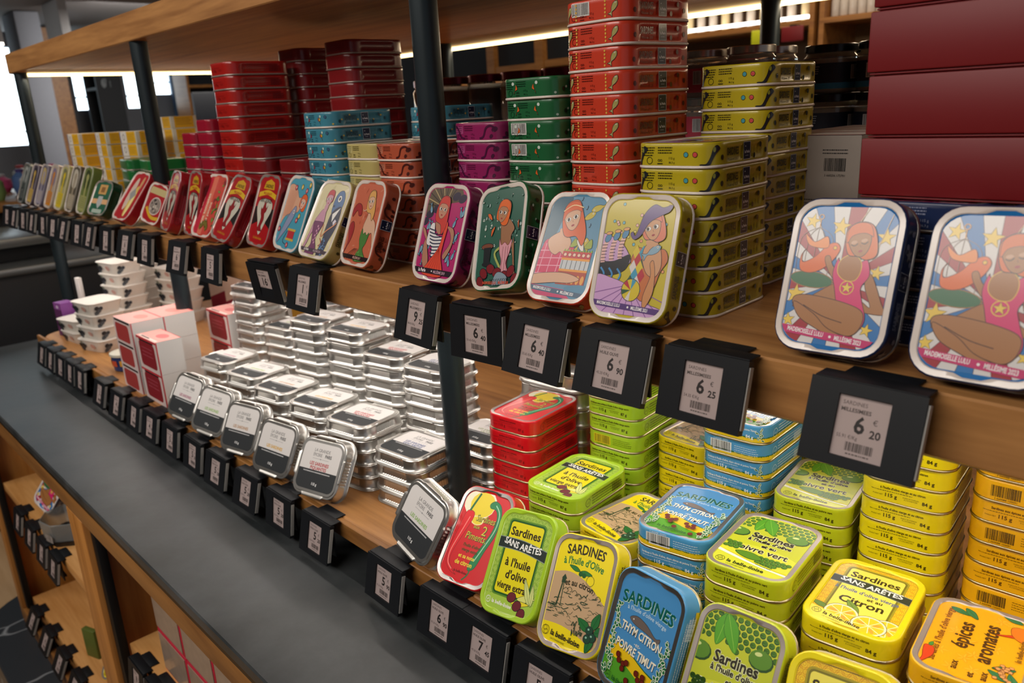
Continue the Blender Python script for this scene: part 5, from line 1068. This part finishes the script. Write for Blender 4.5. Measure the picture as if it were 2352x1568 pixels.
for x, b_, c__, s_ in lows: tag(x, -.139, .0002, 9+(int(x*997) % 7), b_, c__, 'black price tag on the lower board, %s' % s_, GL_, rnd.uniform(-1.5, 1.5), 'SARDINES', 'HUILE OLIVE', '45.20 €/Kg')
ups = [(.525, -.090, 17, '6', '20', 0, 'at right showing 6 20, below the circus tin', 'MILLESIMEES', '55.91 €/Kg', 1.06), (.412, -.091, 14, '6', '25', 0, 'showing 6 25, right of the harlequin tin', 'MILLESIMEEES', '54.35 €/Kg', 1.04), (.331, -.091, 17, '6', '90', 0, 'showing 6 90, below the purple hat tin', 'MILLESIMEES 2', '60.00 €/Kg', 1.04), (.247, -.091, 16, '6', '40', -2, 'showing 6 40, below the cake tin', 'MILLESIMEES', '55.65 €/Kg', 1.06), (.172, -.098, 3, '6', '40', 4, 'showing 6 40, below the green corset tin', 'MILLESIMEES', '55.65 €/Kg', 1), (.079, -.091, 14, '9', '25', -4, 'showing 9 25, below the magenta striped tin', 'MILLESIMEES 2', '80.43 €/Kg', 1.04), (-.146, -.091, 14, '1', '1', 0, 'below the cream couple tin', 'MILLESIMEES', '80.00 €/Kg', 1.04), (-.240, -.102, -8, '16', '', 4, 'tilted inward, below the teal tin', 'MILLESIMEES', '80.00 €/Kg', 1.04)] + [(x, -.090, 10+(i*5) % 9, '5' if i % 2 == 0 else '6', '', -2+(i*3) % 5, s_, 'MAQUEREAUX', '40.00 €/Kg', 1) for i, (x, s_) in enumerate(((-.416, 'below the nearest devil tin'), (-.535, 'below the third devil tin'), (-.675, 'below the small red picture tin'), (-.765, 'left of the small red picture tin'), (-.872, 'below the steep red tin'), (-.965, 'below the small green tin'), (-1.045, 'left of the small green tin'), (-1.135, 'below the olive green leaning tin'), (-1.215, 'below the lemon leaning tin'), (-1.30, 'below the lilac leaning tin'), (-1.385, 'below the dark ochre leaning tin'), (-1.47, 'left of the slate leaning tin'), (-1.55, 'second from the far left end'), (-1.625, 'at the far left end')))]
for x, y, t, b_, c__, yw, s_, sub, kg, sc in ups: tag(x, y, ZM+.0002, t, b_, c__, 'black price tag on the middle shelf, %s' % s_, GM_, yw, 'SARDINES', sub, kg, sc)
# ---------------------------------------------------------------- base cabinet contents
for i, x in enumerate((-1.235, -1.135, -1.04, -.955)): tag(x, YC+.018, -.3345, 12, '4', '50', 'black price tag on the upper cabinet cell shelf, %s' % ['leftmost', 'second from left', 'third from left', 'rightmost'][i], 'price tags in the left cabinet cell', 0, 'THON', 'NATURE', '30.00 €/Kg')
for i, x in enumerate((-1.36, -1.245, -1.13, -1.02)): tag(x, YC+.018, -.6545, 25, '4', '50', 'black price tag on the bottom cabinet cell shelf, %s' % ['leftmost', 'second from left', 'third from left', 'rightmost'][i], 'price tags in the left cabinet cell', 0, 'THON', 'NATURE', '30.00 €/Kg')
for i, x in enumerate((-.50, -.428, -.356)): tag(x, YC+.018, -.3445, 8, '8', '50', 'black price tag before the red framed boxes, %s' % ['left', 'middle', 'right'][i], 'price tags in the right cabinet cell', 0, 'COFFRET', 'CADEAU', '30.00 €/Kg')
leaning('acrobat', -1.165, -.225, 20, 30, -20, -.335, 'leaning dark tin with a bright lid in the left cabinet cell')
e = thing('plastic_tray', 'clear faceted plastic tray with a dark base in the left cabinet cell', 'tray', TR(-1.02, -.235, -.335, 12))
o8 = lambda r_, z: [(r_*1.15*math.cos(R(22.5+45*i)), r_*math.sin(R(22.5+45*i)), z) for i in range(8)]
b = MB(); b.loft([o8(.046, .012), o8(.050, .050), o8(.048, .051), o8(.043, .013)], 0, False, False); obj('tray_wall', b, mat('clear_plastic', 'd0d4d4', .12, 0, 0, .01, 10, trans=.75), e)
b = MB(); b.loft([o8(.044, 0), o8(.047, .0115)]); obj('tray_base', b, mat('dark_base', '241c18', .4), e)
a = Art(); a.bars(-14, 14, 4, 18, '#4a4444', '#b8b0ac'); link('barcode_label', a.mesh('barcode_label', lambda u, v, q: (u*.9+.012, -.0475-q, v+.01), None, INKP), e)
WB = mat('white_tub_card', 'c8c8be', .5)
for i in range(3):
    e = thing('sandwich_pack', 'white wedge shaped pack, %s in the bottom cabinet cell' % ['left', 'middle', 'right'][i], 'pack', TR(-1.16+i*.050, -.125, -.655, 14), 'white packs in the bottom cabinet cell')
    b = MB(); b.loft([[(-.022, -.05, 0), (.022, -.05, 0), (.022, .05, 0), (-.022, .05, 0)], [(-.022, -.03, .09), (.022, -.03, .09), (.022, .05, .12), (-.022, .05, .12)]]); obj('pack_body', b, WB, e)
    b = MB(); b.box(-.006, .006, -.012, .03, .1125, .116, M=Matrix.Rotation(R(20), 4, 'X') @ Matrix.Translation((0, .035, -.008))); obj('pack_window', b, mat('pack_window', '6c746c', .3), e)
leaning('olive', -.945, -.215, 20, 40, 12, -.655, 'leaning tin with a white and amber lid in the bottom cabinet cell')
carton('green_sachet', 'narrow green sachet in the bottom cabinet cell', TR(-1.065, -.235, -.655, 20), .04, .012, .07, mat('green_sachet', '5c6c2c', .5))
PINK = mat('crimson_card', 'c4123c', .4); PANE = mat('beige_window_print', 'a08c7c', .3, 0, .3, .25, 60)
for i in range(5):
    for k in range(2):
        e = thing('framed_gift_box', 'crimson framed gift box, %s row, %s from left, right cabinet cell' % (['lower', 'upper'][k], ['first', 'second', 'third', 'fourth', 'fifth'][i]), 'box', TR(-.405+i*.112, -.235, -.345+k*.0765, 0), 'crimson framed gift boxes')
        b = MB(); b.box(-.055, .055, -.02, .05, 0, .076, ch=.0015); obj('box_body', b, PINK, e); b = MB(); b.box(-.050, .050, -.0212, -.0202, .006, .071); obj('box_window', b, PANE, e)
        b = MB(); b.box(-.0562, -.0553, -.016, .046, .004, .072); obj('side_panel', b, mat('blue_side', '3a5a9c', .45), e)
# ---------------------------------------------------------------- store behind
NAVY = mat('navy_cabinet', '0a0e16', .5); GST = mat('grey_steel_rim', '8c9092', .35, .8); 
def simple(name, label, cat, parts, M=None, group=None):
    e = thing(name, label, cat, M, group)
    for nm, bxs, mt in parts:
        b = MB()
        for bx in bxs: b.box(*bx, ch=min(.004, .3*min(bx[1]-bx[0], bx[3]-bx[2], bx[5]-bx[4])))
        obj(nm, b, mt, e)
    return e
simple('chiller_counter', 'dark navy serving counter with steel rails beyond the left end', 'counter', [('cabinet_body', [(-2.9, -2.35, -1.6, 1.9, ZF, .02)], NAVY), ('steel_rail', [(-2.95, -2.33, -1.6, 1.9, .021, .045)], GST), ('upper_tray', [(-2.9, -2.45, -1.5, .22, .10, .13)], GST), ('tray_support', [(-2.85, -2.50, -1.4, .2, .046, .099)], NAVY)])
simple('produce_table', 'low table of blurred bright produce beyond the left end', 'table', [('table_top', [(-4.6, -3.2, -.6, 1.35, .16, .20)], OAKD), ('table_base', [(-4.5, -3.3, -.5, 1.25, ZF, .16)], NAVY)])
PC = [mat('produce_%s' % n, c, .6) for n, c in (('pink', 'c4487c'), ('violet', '5a4a8c'), ('green', '7c9c5c'), ('white', 'c8d0d4'), ('orange', 'c87a4a'), ('blue', '5a7cb4'), ('red', 'a84048'))]
PN = ['pink', 'violet', 'green', 'white', 'orange', 'blue', 'red']
r = random.Random(11)
for i in range(34):
    k = i % 7; x, y = -3.35-(i // 9)*.28, -.1+(i % 9)*.155+r.uniform(-.02, .02); h = r.uniform(.05, .11); e = thing('produce_pack', 'blurred %s packet, %s from left, %s row of the produce table' % (PN[k], NUM[i % 9], NUM[i // 9]), 'packet', TR(x, y, .2005, r.uniform(0, 60)), 'packets on the produce table')
    b = MB(); rr_ = r.uniform(.035, .06); b.lathe([(rr_*.7, 0), (rr_, h*.3), (rr_*.9, h*.8), (rr_*.4, h)], 12); obj('packet_body', b, PC[k], e); b = MB(); b.lathe([(rr_*.38, h+.0004), (rr_*.5, h+.012), (rr_*.2, h+.016)], 10); obj('packet_top', b, PC[(k+3) % 7], e)
def wall_unit(name, label, x0, x1, y0, y1, z0, z1, nz, wd, back):
    e = thing(name, label, 'shelf unit'); t = .02
    b = MB(); b.box(x0, x1, y0, y1, z0, z1); 
    ax = (x1-x0) > (y1-y0)
    if ax: b = MB(); b.box(x0, x1, y1-t, y1, z0, z1); obj('back_panel', b, back, e); sides = ((x0, x0+t, y0, y1-t), (x1-t, x1, y0, y1-t))
    else: b = MB(); b.box(x0, x0+t, y0, y1, z0, z1); obj('back_panel', b, back, e); sides = ((x0+t, x1, y0, y0+t), (x0+t, x1, y1-t, y1))
    for s_ in sides: b = MB(); b.box(s_[0], s_[1], s_[2], s_[3], z0, z1); obj('side_panel', b, wd, e)
    for i in range(nz+1):
        z = z0+(z1-z0-t)*i/nz; b = MB()
        if ax: b.box(x0+t, x1-t, y0, y1-t, z, z+t)
        else: b.box(x0+t, x1, y0+t, y1-t, z, z+t)
        obj('unit_shelf', b, wd, e)
    return e
DARK = mat('dark_unit_back', '14181e', .7); SLV = mat('slate_blue_panel', '4a6c94', .7)
wall_unit('wall_shelf', 'dark shelf unit with bottles between the grey column and first bright window', -6.35, -6.05, 1.245, 1.375, ZF, 1.2, 6, OAKD, DARK)
wall_unit('wall_shelf', 'dark wall shelf with a chalk drawing left of the middle post', -6.6, -6.3, 1.625, 1.815, ZF, 1.2, 5, DARK, DARK)
wall_unit('wall_shelf', 'dark wall shelf right of the middle post', -6.6, -6.3, 2.345, 3.2, ZF, 1.2, 5, OAKD, DARK)
for y0, y1, s_ in ((1.735, 1.83, 'left'), (2.47, 2.605, 'right')): b = MB(); b.box(-6.98, -6.94, y0, y1, .3, 1.3, ch=.005); thing('blue_panel', 'slate blue wall panel beside a bright window, %s of the middle post' % s_, 'panel', None, None, b.mesh('blue_panel', [SLV], 40))
a = Art(); a.ell(0, 40, 22, 34, '#6a7074'); a.ell(14, 60, 14, 20, '#565c60'); a.rect(50, 58, 10, 60, '#5a6064')
thing('chalk_sign', 'blurred chalk drawing on the dark wall shelf', 'sign', None, None, a.mesh('chalk_sign', lambda u, v, q: (-6.29+q, 1.68+u*.9, .78+v*1.0), None, INKP))
r = random.Random(5)
BT = [mat('bottle_%s' % n, c, .25) for n, c in (('white', 'c8c0b8'), ('amber', 'b88a5a'), ('blue', '3468a8'), ('cream', 'd8c8a0'), ('dark', '1c2420'))]
BN = ['white', 'amber', 'blue', 'cream', 'dark']
def bottle_mesh(h, rd, k): b = MB(); b.lathe([(rd*.9, 0), (rd, .006), (rd, h*.55), (rd*.42, h*.74), (rd*.38, h*.92), (rd*.45, h*.93), (rd*.45, h)], 12); return b.mesh('bottle_%d' % k, [BT[k]], 40)
BM = [bottle_mesh(.115, .018, k) for k in range(5)]; capm = MB(); capm.lathe([(.0085, .1152), (.0095, .116), (.0095, .127), (.007, .128)], 12); CAPM = capm.mesh('bottle_cap', [mat('dark_cap', '16181a', .3)], 40)
def bottle(x, y, z, k, label, gp, s=1.0): e = thing('bottle', label, 'bottle', Matrix.Translation((x, y, z)) @ Matrix.Scale(s, 4), gp); link('bottle_body', BM[k], e); link('bottle_cap', CAPM, e)
for lv, z in enumerate((.192, .537)):
    for i in range(4): bottle(-6.15, 1.285+i*.026, z, [0, 1, 3][(i+lv) % 3], 'blurred %s bottle, %s from left, %s row by the grey column' % (BN[[0, 1, 3][(i+lv) % 3]], NUM[i], ['lower', 'upper'][lv]), 'bottles beside the grey column', .7)
for i in range(5): bottle(-6.4, 1.66+i*.03, .386, [1, 4, 1, 4, 1][i], 'blurred %s bottle, %s from left, under the chalk drawing' % (BN[[1, 4, 1, 4, 1][i]], NUM[i]), 'bottles under the chalk drawing', .8)
# blue can display far behind
simple('can_rack', 'rack of blue and gold cans behind the second upper post', 'shelf unit', [('rack_shelf', [(-4.3, -3.9, 1.55, 2.15, z, z+.012) for z in (.20, .34, .48)], NAVY), ('rack_back', [(-4.34, -4.31, 1.55, 2.15, ZF, .66)], NAVY)])
b = MB(); b.lathe([(.030, 0), (.033, .004), (.033, .108), (.028, .114)], 14); CANB = b.mesh('can_blue', [mat('can_blue_print', '2458a0', .3)], 40)
b = MB(); b.lathe([(.030, 0), (.033, .004), (.033, .108), (.028, .114)], 14); CANG = b.mesh('can_gold', [mat('can_gold_print', 'd8c078', .3)], 40)
b = MB(); b.lathe([(.027, .1142), (.029, .116), (.026, .119)], 12); CANT = b.mesh('can_top', [ALU], 40)
for lv, z in enumerate((.2125, .3525, .4925)):
    for i in range(8): g = i in (3, 4, 5); e = thing('drink_can', '%s drink can, %s from left, %s shelf of the far can rack' % ('gold' if g else 'blue', NUM[i], ['bottom', 'middle', 'top'][lv]), 'can', TR(-4.02, 1.60+i*.070, z), 'cans on the far rack'); link('can_body', CANG if g else CANB, e); link('can_top', CANT, e)
# back wall shelving with wooden frames and bottles
e = thing('panelled_unit', 'dark panelled unit with a wooden frame seen above the green tins', 'shelf unit'); 
b = MB(); b.box(-4.4, -2.0, 2.66, 2.70, ZF, 1.2); obj('dark_panel', b, DARK, e)
for bx in ((-2.80, -2.74, 2.62, 2.655, ZF, 1.2), (-2.42, -2.36, 2.62, 2.655, ZF, 1.2), (-2.06, -2.0, 2.62, 2.655, ZF, 1.2), (-4.4, -4.34, 2.62, 2.655, ZF, 1.2)): b = MB(); b.box(*bx); obj('frame_stile', b, OAKD, e)
for x0, x1, z in ((-2.735, -2.425, .655), (-2.355, -2.065, .665), (-2.735, -2.425, .30), (-2.355, -2.065, .30)): b = MB(); b.box(x0, x1, 2.625, 2.65, z, z+.035); obj('frame_rail', b, OAKD, e)
wall_unit('bottle_unit', 'oak bottle shelving seen at the upper right behind the jars', -1.75, -.84, 2.55, 2.85, ZF, 1.05, 6, OAKD, mat('tan_back', '5c4630', .7))
wall_unit('bottle_unit', 'oak shelving with white bottles at the right edge of the background', -.82, .3, 2.55, 2.85, ZF, 1.05, 6, OAKD, mat('tan_back_light', '8a6a44', .7))
LEDW = mat('cool_led_strip', (1, .95, .86), .5, emis=5)
for z in (.757, .440): b = MB(); b.box(-1.72, -.87, 2.555, 2.575, z-.014, z-.002); thing('shelf_light', 'bright strip light under %s of the oak bottle shelving' % ('the top shelf' if z > .6 else 'the middle shelf'), 'light', None, None, b.mesh('shelf_light', [LEDW], 40))
z1 = ZF+(1.05-ZF-.02)*5/6+.0205; z2 = ZF+(1.05-ZF-.02)*4/6+.0205
for i in range(14): bottle(-1.69+i*.060, 2.62, z1, [0, 3, 0][i % 3], 'pale bottle, %s from left, top row above the strip light' % NUM[i], 'pale bottles on the top row')
for i in range(15): bottle(-1.70+i*.057, 2.60, z2, [4, 4, 2, 4, 1][i % 5], '%s bottle, %s from left, row under the strip light' % (BN[[4, 4, 2, 4, 1][i % 5]], NUM[i]), 'dark bottles under the strip light', 1.25)
for i in range(15): bottle(-.78+i*.034, 2.60, z1 if i % 2 else z1, 0, 'white bottle, %s from left, upper right background row' % NUM[i], 'white bottles at the upper right', .9)
for i in range(14): bottle(-.77+i*.036, 2.66, z2, 0 if i % 4 else 3, 'pale bottle, %s from left, lower right background row' % NUM[i], 'pale bottles on the lower right row', 1.1)
for i, (x, c, nm) in enumerate(((-1.03, 'c8d020', 'lime'), (-.90, 'd03018', 'red'))):
    e = thing('price_flag', 'bright %s card hanging before the far bottles' % nm, 'card', TR(x, 2.5, .66)); b = MB(); b.box(-.045, .045, -.003, .003, 0, .055, ch=.002); obj('card_face', b, mat('%s_card' % nm, c, .5), e); b = MB(); b.box(-.012, .012, -.002, .04, .0555, .060); obj('card_arm', b, PLAST, e)
# ceiling lights
for i, (x, y) in enumerate(((-4.75, .66), (-4.75, 1.02))): b = MB(); b.box(x-.25, x+.05, y-.02, y+.02, .955, .97); e = thing('strip_light', 'white strip light on the far grey ceiling, %s of two' % ['left', 'right'][i], 'light'); obj('light_panel', b, LEDW, e); b = MB(); b.box(x-.254, x+.054, y-.024, y+.024, .9705, 1.215); obj('light_housing', b, mat('white_housing', 'a8a8aa', .6), e)
